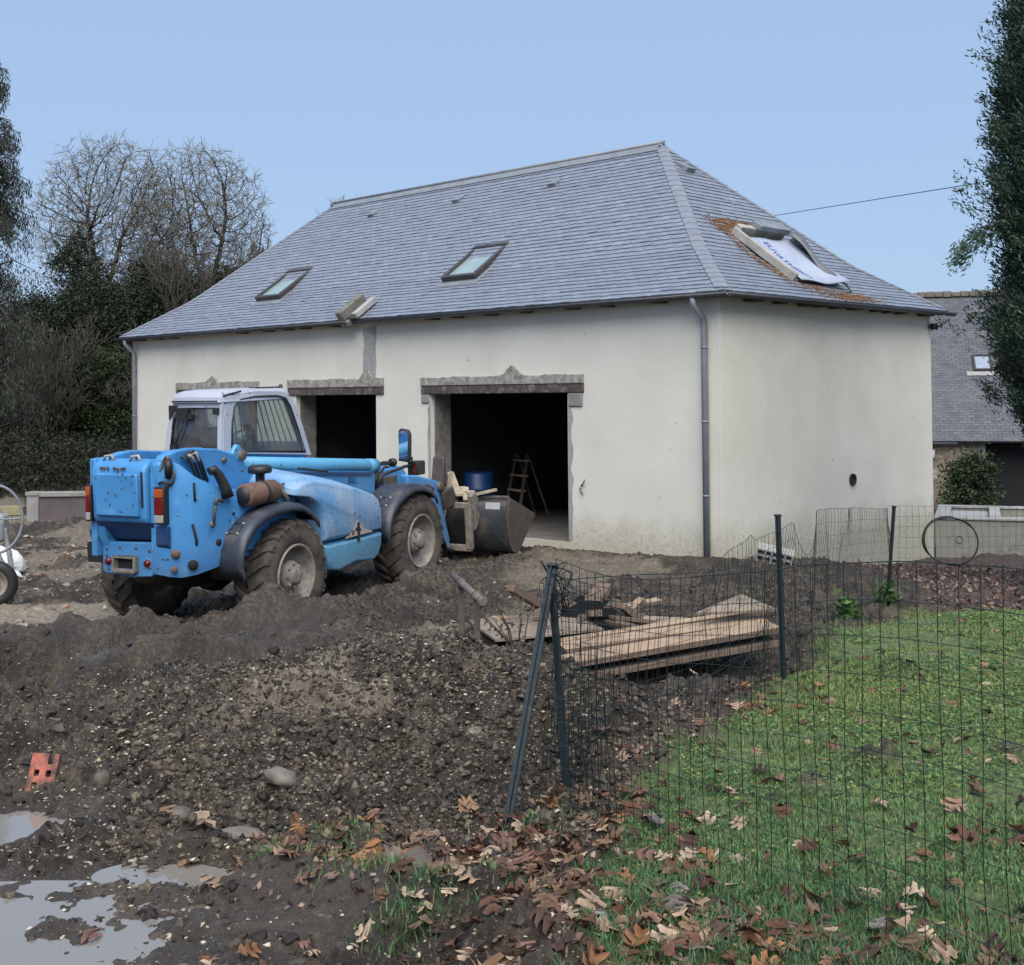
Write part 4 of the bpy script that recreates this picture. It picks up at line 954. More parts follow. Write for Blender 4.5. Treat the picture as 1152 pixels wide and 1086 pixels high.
    mb = MB(); mb.tube([(4.15, -.40, .95), (4.45, -.42, .62), (4.75, -.42, .18), (4.95, -.42, .12)], .028, 8); mb.tube([(4.2, -.36, .85), (4.5, -.36, .5), (4.8, -.38, .10)], .022, 8); mb.build('head_hose', M['black'], hd2)
    mb = MB(); mb.prism([(4.72, 1.02), (5.06, 1.06), (5.12, .78), (4.80, .74)], -.40, .40); mb.prism([(4.98, 1.10), (5.05, 1.50), (5.10, 1.52), (5.14, 1.05)], -.25, -.05); mb.build('quick_hitch', M['bucket_side'], root, bevel=.02)
    # carriage
    mb = MB()
    for y in (-.60, .60): mb.beam((5.12, y, .80), (5.16, y, .12), .09, .10, 0, (0, 1, 0))
    mb.beam((5.12, -.64, .78), (5.12, .64, .78), .09, .09); mb.beam((5.16, -.64, .14), (5.16, .64, .14), .07, .10)
    mb.beam((5.14, .06, .78), (5.16, -.06, .14), .07, .07, 0, (0, 1, 0))
    mb.prism([(5.10, .92), (5.22, .98), (5.34, .86), (5.28, .72), (5.38, .62), (5.30, .46), (5.22, .40), (5.18, .70)], -.67, -.59)
    mb.prism([(5.10, .92), (5.22, .98), (5.34, .86), (5.28, .72), (5.38, .62), (5.30, .46), (5.22, .40), (5.18, .70)], .59, .67)
    mb.prism([(5.05, .36), (5.2, .40), (5.2, .22), (5.05, .22)], -.12, -.02); mb.box((5.05, -.3, .82), (5.2, .1, .88))
    mb.build('carriage', M['frame_mud'], root, bevel=.012)
    # bucket: side plates + curved shell
    shell = [(5.50, .86), (5.44, .74), (5.41, .55), (5.42, .35), (5.47, .18), (5.56, .07), (5.68, .03), (5.80, .06), (6.06, .25), (6.36, .50)]
    sidep = [(5.485, .875), (5.40, .60), (5.41, .33), (5.46, .16), (5.56, .05), (5.68, .012), (5.82, .05), (5.93, .14), (6.20, .36), (6.40, .50), (6.34, .55), (6.05, .66), (5.75, .78)]
    mb = MB(); n = len(shell)
    vs = [(x, -1.09, z) for x, z in shell]+[(x, 1.09, z) for x, z in shell]
    mb.add(vs, [(i, i+1, n+i+1, n+i) for i in range(n-1)], 0, True); bk = mb.build('bucket', M['bucket'], root, solid=.03)
    for y in (-1.12, 1.09):
        mb = MB(); mb.prism(sidep, y, y+.03); mb.build('bucket_side', M['bucket_side'], bk, bevel=.006)
    mb = MB(); mb.beam((6.28, -1.12, .47), (6.28, 1.12, .47), .22, .03, 0, (-.6, 0, .8)); mb.tube([(5.50, -1.1, .87), (5.50, 1.1, .87)], .03, 8); mb.build('cutting_edge', M['bucket_side'], bk)
    mb = MB(); mb.box((5.418, -.98, .70), (5.43, -.74, .80), 0, Matrix.Identity(4)); mb.build('white_sticker', simple('sticker', (.5, .5, .5), (.42, .42, .43), rough=.5), bk)
    # mirror and work light
    mb = MB(); mb.tube([(2.0, -.98, 1.40), (2.05, -1.0, 1.52), (2.2, -1.03, 1.55), (2.55, -1.05, 1.59), (2.78, -1.05, 1.585)], .022, 8); mb.tube([(2.72, -1.05, 1.6), (2.73, -1.05, 1.69), (2.62, -1.03, 1.71)], .012, 6); arm = mb.build('mirror_arm', M['black'], root)
    mb = MB(); mb.prism([(-.945, 1.68), (-.93, 1.66), (-1.08, 1.64), (-1.11, 1.67), (-1.12, 2.00), (-1.09, 2.06), (-.97, 2.08), (-.945, 2.04)], 2.56, 2.62, ax='x'); mi = mb.build('mirror', M['black'], root, bevel=.02)
    mb = MB(); mb.prism([(-.960, 1.695), (-1.085, 1.665), (-1.105, 1.99), (-1.08, 2.04), (-.98, 2.055), (-.96, 2.02)], 2.545, 2.557, ax='x'); mb.build('mirror_glass', M['mirror'], mi)
    mb = MB(); mb.box((2.72, -1.14, 1.46), (2.92, -.98, 1.64)); wl = mb.build('work_light', M['black'], root, bevel=.015)
    mb = MB(); mb.box((2.706, -1.12, 1.49), (2.718, -1.08, 1.60)); mb.build('marker_lens', M['red'], wl)
    # ---- cab
    bz = 1.90
    mb = MB(); mb.prism([(.45, .22), (.45, 1.05), (2.2, 1.05), (2.2, .22)], .9, 1.93, ax='z'); mb.build('cab_base', M['blue'], root, bevel=.03)
    cab = MB()
    def PX(x): return lambda y, z: (x+.06*max(0, z-2.0), y, z)
    outer = [(1.06, bz), (1.0, 2.30), (.94, 2.50), (.93, 2.52), (.26, 2.53), (.205, 2.50), (.20, 2.3), (.20, bz)]
    inner = [(.985, 1.925), (.945, 2.27), (.89, 2.40), (.82, 2.44), (.31, 2.44), (.275, 2.41), (.265, 2.25), (.265, 1.925)]
    ring(cab, outer, inner, PX(.45))
    def PY(x, z): return (x, .20+.05*max(0, z-2.0), z)
    outer = [(.44, bz), (.46, 2.25), (.52, 2.48), (.66, 2.585), (1.1, 2.615), (1.6, 2.60), (1.80, 2.56), (1.92, 2.42), (2.06, 2.12), (2.22, bz-.15)]
    inner = [(.585, 1.92), (.62, 2.25), (.68, 2.44), (.80, 2.525), (1.1, 2.55), (1.55, 2.545), (1.72, 2.51), (1.81, 2.40), (1.95, 2.10), (2.09, bz-.1)]
    ring(cab, outer, inner, PY)
    def PYL(x, z): return (x, 1.06-.15*max(0, z-1.9), z)
    ring(cab, outer, inner, PYL)
    def PF(y, s): return (2.20-.42*s, y, bz-.1+.75*s)
    ring(cab, [(.21, 0), (1.05, 0), (.97, 1), (.24, 1)], [(.28, .06), (.98, .06), (.90, .92), (.31, .92)], PF)
    cb = cab.build('cab', M['cab'], root, solid=.045)
    mb = MB()   # domed roof
    rp = [(.43, .22), (.43, .92), (.50, .98), (1.80, .96), (1.88, .90), (1.90, .30), (1.82, .22), (.55, .19)]
    vs = []
    for ins, z in ((-.02, 2.50), (0, 2.525), (.0, 2.57), (.06, 2.615), (.16, 2.64), (.30, 2.65)):
        for x, y in rp:
            d = Vector((1.15-x, .58-y)); d.normalize(); vs.append((x+d.x*ins, y+d.y*ins*.8, z))
    n = 8; mb.add(vs, [(i*n+j, i*n+(j+1) % n, (i+1)*n+(j+1) % n, (i+1)*n+j) for i in range(5) for j in range(n)]+[tuple(range(40, 48)), tuple(range(8))[::-1]], 0, True)
    rf = mb.build('cab_roof', M['cab'], root, bevel=.01)
    mb = MB(); mb.tube([(.425, .24, 2.515), (.425, .93, 2.515)], .012, 6); mb.tube([(.48, .20, 2.58), (.8, .19, 2.625)], .012, 5); mb.box((1.25, .3, 2.64), (1.8, .42, 2.66)); mb.lathe([(0, .05), (.02, .045), (.025, 0)], (1.75, .3, 2.64), (0, 0, 1), 8); mb.build('roof_trim', M['black'], rf)
    # window seals + panes
    mb = MB(); mb.tube([PX(.445)(y, z) for y, z in [(.985, 1.925), (.945, 2.27), (.89, 2.40), (.82, 2.44), (.31, 2.44), (.275, 2.41), (.265, 2.25), (.265, 1.925), (.985, 1.925)]], .016, 6); mb.tube([(PY(x, z)[0], PY(x, z)[1]-.022, z) for x, z in inner+inner[:1]], .013, 6); mb.build('window_seal', M['black'], cb)
    mb = MB(); q = [PX(.452)(y, z) for y, z in [(.985, 1.925), (.945, 2.27), (.89, 2.40), (.82, 2.44), (.31, 2.44), (.275, 2.41), (.265, 2.25), (.265, 1.925)]]; mb.add(q, [tuple(range(8))]); mb.build('rear_window', M['glass'], cb)
    mb = MB(); mb.add([PY(x, z) for x, z in inner], [tuple(range(10))]); mb.build('side_window', M['glass'], cb)
    mb = MB(); mb.add([PYL(x, z) for x, z in inner], [tuple(range(10))]); mb.build('side_window', M['glass'], cb)
    mb = MB(); mb.add([PF(*q) for q in [(.28, .06), (.98, .06), (.90, .92), (.31, .92)]], [(0, 1, 2, 3)]); mb.build('windscreen', M['glass'], cb)
    # guard bars behind the side window
    mb = MB()
    for i in range(11):
        t = i/10; xt = .70+t*1.0; xb = .80+t*1.32
        mb.tube([(xt, .25, 2.53-.0*t), (xb, .245, 1.88-.1*t)], .008, 5)
    mb.build('guard_bar', M['black'], cb)
    # wiper gear
    mb = MB(); mb.box((.40, .68, 2.28), (.46, .86, 2.44)); mb.box((.40, .62, 2.30), (.46, .70, 2.36)); mb.box((.42, .24, 2.36), (.455, .32, 2.44)); mb.tube([(.41, .90, 1.96), (.42, .82, 2.14), (.425, .77, 2.28)], .010, 5); mb.tube([(.41, .91, 1.94), (.42, .93, 2.2), (.42, .90, 2.38)], .008, 5); mb.box((.39, .86, 1.93), (.44, .95, 2.0)); mb.prism([(.985, 2.47), (.985, 2.30), (.93, 2.36), (.86, 2.47)], .425, .44, ax='x'); mb.build('rear_wiper', M['black'], cb)
    # interior
    mb = MB(); mb.box((.62, .42, 1.3), (.78, .86, 2.20)); mb.box((.7, .40, 1.25), (1.2, .88, 1.45)); mb.build('seat', M['black'], cb, bevel=.05)
    mb = MB(); c = Vector((1.25, .55, 1.98)); axv = Vector((-.75, -.1, .65)).normalized(); u = axv.orthogonal().normalized(); w = axv.cross(u)
    mb.tube([c+(u*math.cos(t)+w*math.sin(t))*.19 for t in np.linspace(0, 2*math.pi, 25)], .014, 6, cap=False)
    for t in (0.3, 2.4, 4.5): mb.tube([c, c+(u*math.cos(t)+w*math.sin(t))*.19], .012, 5)
    mb.tube([c, c-axv*.5], .03, 8); mb.build('steering_wheel', M['black'], cb)
    mb = MB(); mb.box((1.7, .3, 1.5), (2.0, .98, 1.88)); mb.build('dashboard', M['black'], cb, bevel=.03)
    return root, T
TELE, TT = build_telehandler()

# things lying in the bucket
def lump(mb, c, r, rnd, sub=1, flat=1.0, m=0):
    bm = bmesh.new(); bmesh.ops.create_icosphere(bm, subdivisions=sub, radius=1)
    s = Vector((rnd.uniform(.7, 1.3), rnd.uniform(.7, 1.3), rnd.uniform(.6, 1.0)*flat)); q = Matrix.Rotation(rnd.uniform(0, 6.28), 3, 'Z') @ Matrix.Rotation(rnd.uniform(-.5, .5), 3, 'X')
    vs = []
    for v in bm.verts:
        p = v.co*(1+rnd.uniform(-.18, .18)); p = q @ Vector((p.x*s.x, p.y*s.y, p.z*s.z))*r; vs.append(Vector(c)+p)
    fs = [[v.index for v in f.verts] for f in bm.faces]; bm.free(); mb.add(vs, fs, m)
rnd = random.Random(21)
mb = MB()
for i in range(26): lump(mb, TT @ Vector((5.62+rnd.uniform(-.08, .22), rnd.uniform(-1.0, .9), .70+rnd.uniform(-.1, .08))), rnd.uniform(.09, .17), rnd, 1)
tag(mb.build('rubble', simple('plaster_rubble', (.30, .26, .20), (.13, .11, .09), scale=6, rough=.95, bstr=.6)), 'heap of plaster rubble filling the loader bucket', 'rubble', kind='stuff')
for i in range(7):
    mb = MB(); p = TT @ Vector((5.48+rnd.uniform(-.05, .2), -.25+rnd.uniform(-.45, .6), .92+rnd.uniform(-.02, .14))); d = Vector((rnd.uniform(-.5, .9), rnd.uniform(-.9, .9), rnd.uniform(-.15, .35))).normalized()
    if i == 0: p = TT @ Vector((5.40, -.1, .9)); d = Vector((.2, -.1, 1)).normalized()
    L_ = rnd.uniform(.35, .75); mb.beam(p-d*L_/2, p+d*L_/2, rnd.uniform(.08, .14), rnd.uniform(.03, .07))
    o = mb.build('timber_scrap', simple('pale_scrap', (.44, .37, .27), (.26, .21, .15), scale=9, rough=.85), bevel=.006)
    tag(o, 'splintered pale timber scrap thrown on the rubble in the bucket', 'timber', 'timber scraps in the bucket')

# ------------------------------------------------------------------ low walls, barn, basin
def build_basin():
    root = empty('concrete_basin', (7.86, 23.22, 0), -.36, 'low grey concrete basin wall with pale coping beyond the garage corner', 'wall')
    mb = MB(); mb.box((0, 0, -1.4), (5.2, .2, .03)); mb.box((0, .2, -1.4), (.2, 2.7, .03)); mb.box((0.2, 2.5, -1.4), (5.2, 2.7, .03)); mb.build('wall', simple('board_marked_concrete', (.33, .325, .295), (.21, .205, .185), scale=3, rough=.95, bstr=.3, dirt=(.15, .145, .11), dirt_amt=.5), root, bevel=.01)
    mb = MB(); mb.box((-.02, -.025, .034), (5.2, .24, .075)); mb.box((-.02, .245, .034), (.24, 2.46, .075)); mb.box((-.02, 2.47, .034), (5.2, 2.72, .075)); mb.box((.95, .245, -.2), (1.15, 2.46, .070)); mb.build('coping', M['pale_concrete'], root, bevel=.008)
    mb = MB(); mb.box((.22, .22, -.6), (.94, 2.48, -.02)); mb.box((1.16, .22, -.6), (5.1, 2.48, -.12)); mb.build('gravel_fill', simple('pale_gravel', (.42, .42, .41), (.20, .20, .19), scale=40, rough=.95, bstr=.8, bscale=60), root)
    mb = MB(); mb.lathe([(0, -.01), (.05, -.01), (.065, -.02), (.065, .01)], (.42, -.004, -.33), (0, -1, 0), 12); mb.build('drain_hole', M['dark'], root)
build_basin()
def hose_ring():
    mb = MB(); c = Vector((6.88, 19.6, .06)); n = 40
    for k in range(3):
        mb.tube([c+Vector((math.cos(t)*(.42+.01*k), .10*math.sin(t)+.02*k, math.sin(t)*.365+.012*math.sin(3*t+k))) for t in np.linspace(0, 2*math.pi, n)], .011, 6, cap=False)
    tag(mb.build('hose_coil', M['black']), 'black plastic pipe coiled in a hoop against the basin wall', 'hose')
hose_ring()

def build_barn():
    # long stone barn far behind on the right
    root = empty('stone_barn', (15.0, 42.4, -1.7), R(-14), 'old stone barn with steep slate roof and dark doorway beyond the garage', 'building')
    m, nt, b = new_mat('rubble_masonry'); v = coords(nt)
    vo = nt.nodes.new('ShaderNodeTexVoronoi'); vo.inputs['Scale'].default_value = 5; mp = nt.nodes.new('ShaderNodeMapping'); mp.inputs['Scale'].default_value = (1, 1, 1.9); L(nt, v, mp.inputs[0]); L(nt, mp.outputs[0], vo.inputs['Vector'])
    ve = nt.nodes.new('ShaderNodeTexVoronoi'); ve.feature = 'DISTANCE_TO_EDGE'; ve.inputs['Scale'].default_value = 5; L(nt, mp.outputs[0], ve.inputs['Vector'])
    c = mixc(nt, ramp(nt, sepz(nt, vo.outputs['Color'], 0), [(0, 0.0), (1, 1.0)]), (.20, .155, .105), (.40, .345, .255))
    c = mixc(nt, ramp(nt, ve.outputs['Distance'], [(.02, 1.0), (.08, 0.0)]), c, (.19, .175, .15)); L(nt, c, b.inputs['Base Color']); b.inputs['Roughness'].default_value = .95
    bump(nt, b, ve.outputs['Distance'], .6, .05)
    mb = MB(); cells([-6, 1.05, 5.6, 9], [0, 2.35, 2.52], lambda i, k: not (i == 1 and k == 0), 0, .5, mb); mb.box((-6, .5, 0), (-5.5, 10, 2.52)); mb.box((8.5, .5, 0), (9, 10, 2.52)); mb.box((-5.5, 9.5, 0), (8.5, 10, 2.52)); mb.build('wall', m, root)
    mb = MB(); mb.box((1.05, .55, 0), (5.6, .62, 2.35)); mb.build('barn_door', simple('black_doors', (.012, .012, .014), (.008, .008, .009), rough=.9), root)
    mb = MB()
    rnd = random.Random(8)
    for k in range(8): z0 = k*.29; w = rnd.uniform(.22, .42); mb.box((1.05-w, -.02, z0), (1.05, .3, z0+.28))
    mb.build('quoin', M['concrete'], root, bevel=.02)
    # roof
    m2, nt, b = new_mat('old_slates'); v = coords(nt)
    bk = nt.nodes.new('ShaderNodeTexBrick'); bk.inputs['Scale'].default_value = 1.0; bk.inputs['Brick Width'].default_value = .26; bk.inputs['Row Height'].default_value = .13; bk.inputs['Mortar Size'].default_value = .012
    bk.inputs['Color1'].default_value = (.050, .056, .072, 1); bk.inputs['Color2'].default_value = (.095, .10, .118, 1); bk.inputs['Mortar'].default_value = (.02, .021, .025, 1)
    mp = nt.nodes.new('ShaderNodeMapping'); mp.inputs['Rotation'].default_value = (R(-43), 0, 0); L(nt, v, mp.inputs[0]); L(nt, mp.outputs[0], bk.inputs['Vector'])
    c = mixc(nt, ramp(nt, noise_node(nt, 1.2, 8, .7, v).outputs[0], [(.45, 0.0), (.75, .6)]), bk.outputs['Color'], (.12, .115, .11)); c = mixc(nt, ramp(nt, noise_node(nt, .6, 6, .6, v).outputs[0], [(.66, 0.0), (.72, .8)]), c, (.20, .21, .13))
    L(nt, c, b.inputs['Base Color']); b.inputs['Roughness'].default_value = .6; bump(nt, b, bk.outputs['Fac'], -.6, .02)
    mb = MB(); mb.add([(-6.3, -.35, 2.40), (9.3, -.35, 2.40), (9.3, 5, 7.75), (-6.3, 5, 7.75), (9.3, 10.3, 2.40), (-6.3, 10.3, 2.40)], [(0, 1, 2, 3), (3, 2, 4, 5)]); ro = mb.build('roof', m2, root, solid=.08)
    mb = MB(); mb.add([(-6, .02, 2.53), (-6, 9.98, 2.53), (-6, 5, 7.6)], [(0, 1, 2)]); mb.add([(9, .02, 2.53), (9, 9.98, 2.53), (9, 5, 7.6)], [(0, 1, 2)]); mb.build('gable', m, root)
    rr = random.Random(2); mb = MB()
    x = -6.3
    while x < 9.2: mb.box((x, 4.80, 7.66+rr.uniform(0, .03)), (x+.30, 5.2, 7.86+rr.uniform(0, .05))); x += .31
    mb.build('ridge_stones', M['stone'], ro, bevel=.03)
    s = math.hypot(5.35, 5.35); u = Vector((0, 5.35, 5.35))/s; n = Vector((0, -u.z, u.y))
    def onr(x, t, h): return Vector((x, -.35, 2.40))+u*t+n*h
    Tm = Matrix(((1, u.x, n.x, 0), (0, u.y, n.y, 0), (0, u.z, n.z, 0), (0, 0, 0, 1))); p = onr(.95, 3.35, .05); Tm.translation = p
    mb = MB(); mb.box((0, 0, 0), (.62, .07, .09), 0, Tm); mb.box((0, .73, 0), (.62, .8, .09), 0, Tm); mb.box((0, .07, 0), (.07, .73, .09), 0, Tm); mb.box((.55, .07, 0), (.62, .73, .09), 0, Tm); w = mb.build('roof_window', M['black'], ro)
    mb = MB(); mb.box((.07, .07, .03), (.55, .73, .05), 0, Tm); mb.build('pane', simple('skylight_pane', (.28, .33, .40), rough=.3, bstr=0), w)
    mb = MB(); mb.box((-.25, -.22, .0), (.85, -.01, .02), 0, Tm); mb.build('lead_apron', M['pale_concrete'], w)
    mb = MB(); mb.tube([(-6, -.42, 2.36), (0.1, -.42, 2.34)], .05, 8); mb.build('gutter', M['zinc_dark'], root)
    mb = MB(); mb.box((-.75, -.14, 1.85), (-.60, -.02, 1.98)); mb.lathe([(.0, .12), (.09, .10), (.07, -.16), (.04, -.2), (0, -.2)], (-.67, -.14, 2.02), (0, 0, 1), 10); mb.build('wall_lamp', M['white_plastic'], root)
build_barn()

def build_low_wall():
    root = empty('rendered_wall', (-10.0, 25.6, -.15), R(0), 'low brown rendered wall with grey coping behind the telehandler', 'wall')
    mb = MB(); mb.box((.25, 0, -.2), (5.2, .22, .56)); mb.build('wall_face', simple('brown_render', (.115, .092, .092), (.075, .062, .064), scale=3, rough=.9), root)
    mb = MB(); mb.box((0, -.03, -.2), (.245, .26, .585)); mb.box((.25, -.04, .565), (5.2, .27, .66)); mb.box((-.02, -.05, .59), (.247, .28, .665)); mb.build('coping', M['concrete'], root, bevel=.012)
    r2 = empty('block_wall', (-12.4, 25.8, -.15), 0, 'short unrendered yellowish block wall beside the brown rendered wall', 'wall')
    mb = MB()
    for r in range(2):
        for k in range(5):
            x = k*.5-(.25 if r % 2 else 0); mb.box((x+.01, 0, r*.21+.01-.05), (x+.49, .2, r*.21+.20-.05))
    mb.build('blocks', simple('yellow_block', (.30, .27, .16), (.20, .18, .11), scale=6, rough=.95, bstr=.4), r2, bevel=.008)
build_low_wall()


# ------------------------------------------------------------------ wire fence
def build_fence():
    root = empty('wire_fence', (0, 0, 0), 0, 'sagging green wire mesh fence on leaning dark posts round the lawn', 'fence')
    rnd = random.Random(5)
    # near run: corner -> right and towards the viewer
    def run(pts, s_step, sag, wob, seed, top_h=1.06, name='mesh_panel', r=.0015, zoff=0):
        rr = np.random.default_rng(seed); P = np.array(pts, float); d = np.hypot(*np.diff(P, axis=0).T); cs = np.concatenate([[0], np.cumsum(d)])
        ss = np.arange(0, cs[-1], s_step); xx = np.interp(ss, cs, P[:, 0]); yy = np.interp(ss, cs, P[:, 1])
        zb = base_z(xx, yy)+zoff; hgt = top_h-sag(ss/cs[-1])
        rows = np.concatenate([np.arange(0, 1.0, .1), [1.0]]); nr = len(rows)
        dirx, diry = np.gradient(xx), np.gradient(yy); ln = np.hypot(dirx, diry)+1e-9; nx, ny = -diry/ln, dirx/ln
        pos = np.zeros((len(ss), nr, 3))
        lean = .03*vnoise(ss*1.7, ss*0+seed, seed)
        for k, rw in enumerate(rows):
            off = wob*(vnoise(ss*1.3, ss*0+rw*2.0, seed+1)+.5*vnoise(ss*4, ss*0+rw*3, seed+2))+lean*rw
            alo = .012*vnoise(ss*3, ss*0+rw*4, seed+3)*wob/.05
            pos[:, k, 0] = xx+nx*off+dirx/ln*alo; pos[:, k, 1] = yy+ny*off+diry/ln*alo
            pos[:, k, 2] = zb+rw*hgt+.008*vnoise(ss*5, ss*0+rw*9, seed+4)
        segs = []
        for i in range(len(ss)):
            for k in range(nr-1): segs.append((pos[i, k], pos[i, k+1], r, r))
        for k in range(nr):
            q = r*(1.25 if k in (0, nr-1) else .9)
            for i in range(len(ss)-1): segs.append((pos[i, k], pos[i+1, k], q, q))
        return segs_mesh(name, segs, M['fence'], root, 3)
    c = (.20, 5.52)
    run([c, (.62, 4.55), (1.33, 3.05), (2.1, 1.5)], .075, lambda t: .04*np.sin(t*9), .05, 3)
    run([c, (1.02, 6.95), (1.78, 8.25), (2.85, 10.6), (3.94, 13.0)], .072, lambda t: .26*np.exp(-((t-.14)/.13)**2)+.05*np.sin(t*14)*(t < .3), .10, 7)
    run([(3.94, 13.0), (5.6, 13.25), (9.0, 13.3)], .078, lambda t: -.03+.03*np.sin(t*6), .06, 9)
    run([(.24, 5.6), (.16, 5.35), (.36, 5.3), (.22, 5.1), (.42, 4.95)], .05, lambda t: .1*t, .14, 13, 1.0, 'gathered_mesh')
    run([(1.52, 7.85), (1.60, 7.80), (1.55, 7.92), (1.64, 7.95)], .035, lambda t: .12+.2*t, .16, 17, 1.0, 'gathered_mesh')
    # posts: T-section stakes with a rubbed light edge
    def post(p, q, w=.038):
        mb = MB(); mb.beam(p, q, w, .007); mb.beam(p, q, .007, w)
        d = (Vector(q)-Vector(p)); t = Vector(p)+d*.999
        mb.beam(t, t+d.normalized()*.012, w*1.15, w*1.15); return mb.build('post', M['post'], root)
    post((-.075, 4.93, gz(-.075, 4.93)-.12), (.17, 5.50, 1.66), .040); post((.225, 5.42, gz(.225, 5.42)-.1), (.165, 5.52, 1.64), .034)
    post((1.765, 8.2, gz(1.765, 8.2)-.2), (1.745, 8.22, 1.605)); post((3.87, 13.0, gz(3.87, 13.0)-.2), (3.98, 13.02, 1.215)); post((9.0, 13.3, 0), (9.0, 13.3, 1.3))
    post((2.1, 1.5, .6), (2.1, 1.5, 1.95))
    # loose tie wires and slack strands
    segs = []
    def strand(pts, r=.0022):
        P = [Vector(p) for p in pts]; n = 24; q = []
        for i in range(n+1):
            t = i/n*(len(P)-1); k = min(int(t), len(P)-2); f = t-k
            a, b, c_, d = P[max(k-1, 0)], P[k], P[k+1], P[min(k+2, len(P)-1)]
            q.append(.5*((2*b)+(-a+c_)*f+(2*a-5*b+4*c_-d)*f*f+(-a+3*b-3*c_+d)*f**3))
        for i in range(n): segs.append((tuple(q[i]), tuple(q[i+1]), r, r))
    strand([(.3, 5.75, .9), (.8, 6.8, .78), (1.3, 7.5, .80), (1.75, 8.2, 1.02)]); strand([(.5, 6.1, .72), (1.0, 7.0, .66), (1.4, 7.7, .74), (1.76, 8.2, .90)]); strand([(.9, 6.7, .62), (1.3, 7.4, .72), (1.55, 7.9, .95), (1.6, 7.9, 1.3)], .0018)
    strand([(.17, 5.5, 1.6), (.6, 6.2, 1.52), (1.2, 7.3, 1.38), (1.76, 8.2, 1.36)])
    for k in range(16):
        a = Vector((.175+rnd.uniform(-.02, .04), 5.5+rnd.uniform(-.05, .05), 1.60+rnd.uniform(-.12, .06)))
        strand([a, a+Vector((rnd.uniform(-.05, .05), rnd.uniform(-.05, .05), rnd.uniform(-.06, .06))), a+Vector((rnd.uniform(-.04, .07), rnd.uniform(-.05, .05), rnd.uniform(-.10, .03))), a+Vector((rnd.uniform(-.02, .04), 0, rnd.uniform(-.16, .0)))], .0028)
    segs_mesh('tie_wire', segs, M['fence'], root, 4)
build_fence()

# ------------------------------------------------------------------ loose things on the site
def plank(p, q, w, h, mat, label, group=None, roll=0, name='plank', cat='plank', bev=.004):
    mb = MB(); up = Vector((math.sin(roll), 0, math.cos(roll))); mb.beam(p, q, w, h, 0, up); mb.m = [1, 0, 1, 1, 1, 1]; o = mb.build(name, [mat, M['wood_dark'] if mat in (M['wood_new'], M['wood_old']) else mat], bevel=bev); return tag(o, label, cat, group)
plank((.26, 8.76, .53), (1.90, 9.13, .71), .26, .045, M['wood_new'], 'wide sawn plank on top of the stack over the pit, nearest the fence')
plank((.34, 9.10, .57), (1.88, 9.43, .705), .26, .04, M['wood_new'], 'paler sawn plank lying just behind the top plank of the stack')
plank((.30, 8.80, .435), (1.88, 9.13, .615), .30, .045, M['wood_old'], 'lower weathered plank of the stack bridging the dark pit')
plank((.35, 9.52, .53), (2.0, 9.78, .715), .12, .045, M['wood_new'], 'long narrow batten sticking out behind the plank stack')
mb = MB(); mb.prism([(0, 0), (.62, .05), (.40, .34)], 0, .025, ax='z', M=Matrix.Translation((1.35, 9.30, .765)) @ Matrix.Rotation(R(14), 4, 'X')); tag(mb.build('board_offcut', M['ply'], bevel=.003), 'triangular plywood offcut lying on the plank stack', 'board')
z0 = gz(.2, 10.2)
mb = MB(); mb.box((-.45, -.45, 0), (.45, .45, .018), 0, Matrix.Translation((.16, 10.3, z0+.02)) @ Matrix.Rotation(R(16), 4, 'Z') @ Matrix.Rotation(R(-2), 4, 'Y')); tag(mb.build('plywood_sheet', M['ply']), 'muddy pale plywood sheet flat on the ground behind the mesh corner', 'board')
mb = MB(); mb.box((-.35, -.3, 0), (.35, .3, .02), 0, Matrix.Translation((1.15, 10.5, gz(1.15, 10.5)+.07)) @ Matrix.Rotation(R(-20), 4, 'Z') @ Matrix.Rotation(R(8), 4, 'X')); tag(mb.build('plywood_sheet', M['ply']), 'smaller plywood sheet half under the scrap heap', 'board')
rnd = random.Random(31)
for i in range(16):                        # scrap heap of offcuts and broken tiles
    x, y = .78+rnd.gauss(0, .27), 10.75+rnd.gauss(0, .16); z = gz(x, y)+rnd.uniform(.04, .30)
    d = Vector((rnd.uniform(-1, 1), rnd.uniform(-.8, .8), rnd.uniform(-.25, .35))).normalized(); l = rnd.uniform(.14, .36)
    p = Vector((x, y, z)); 
    plank(p-d*l, p+d*l, rnd.uniform(.07, .15), rnd.uniform(.03, .07), [M['wood_old'], M['wood_dark'], M['wood_new'], M['wood_old']][i % 4], 'short timber offcut in the scrap heap behind the planks', 'offcuts in the scrap heap', name='timber_offcut', cat='timber')
mb = MB(); vs = [(x, y, z) for x, y, z in ((-.3, -.2, 0), (.1, -.28, .05), (.36, -.1, .02), (.3, .2, .09), (-.05, .25, .12), (-.32, .12, .05))]; mb.add([(0.62+a*.7, 10.6+b*.8, .50+c*1.5) for a, b, c in vs]+[(.64, 10.6, .60)], [(i, (i+1) % 6, 6) for i in range(6)]); tag(mb.build('tarpaulin_scrap', simple('black_plastic_sheet', (.010, .010, .010), rough=.9, spec=.1), solid=.006), 'crumpled black plastic sheet on the scrap heap', 'plastic sheet')
for x, y, d, l, lab in ((-.05, 10.75, (1, .5, .1), .22, 'dark offcut lying left of the scrap heap behind the corner post'), (.02, 10.6, (1, -.4, .1), .2, 'rough brown offcut at the edge of the plywood sheet'), (.45, 10.2, (.6, 1, .55), .3, 'thin lath leaning out of the mesh corner')):
    p = Vector((x, y, gz(x, y)+.07)); d = Vector(d).normalized(); plank(p-d*l, p+d*l, .09, .05, M['wood_old'], lab, name='timber_offcut', cat='timber')
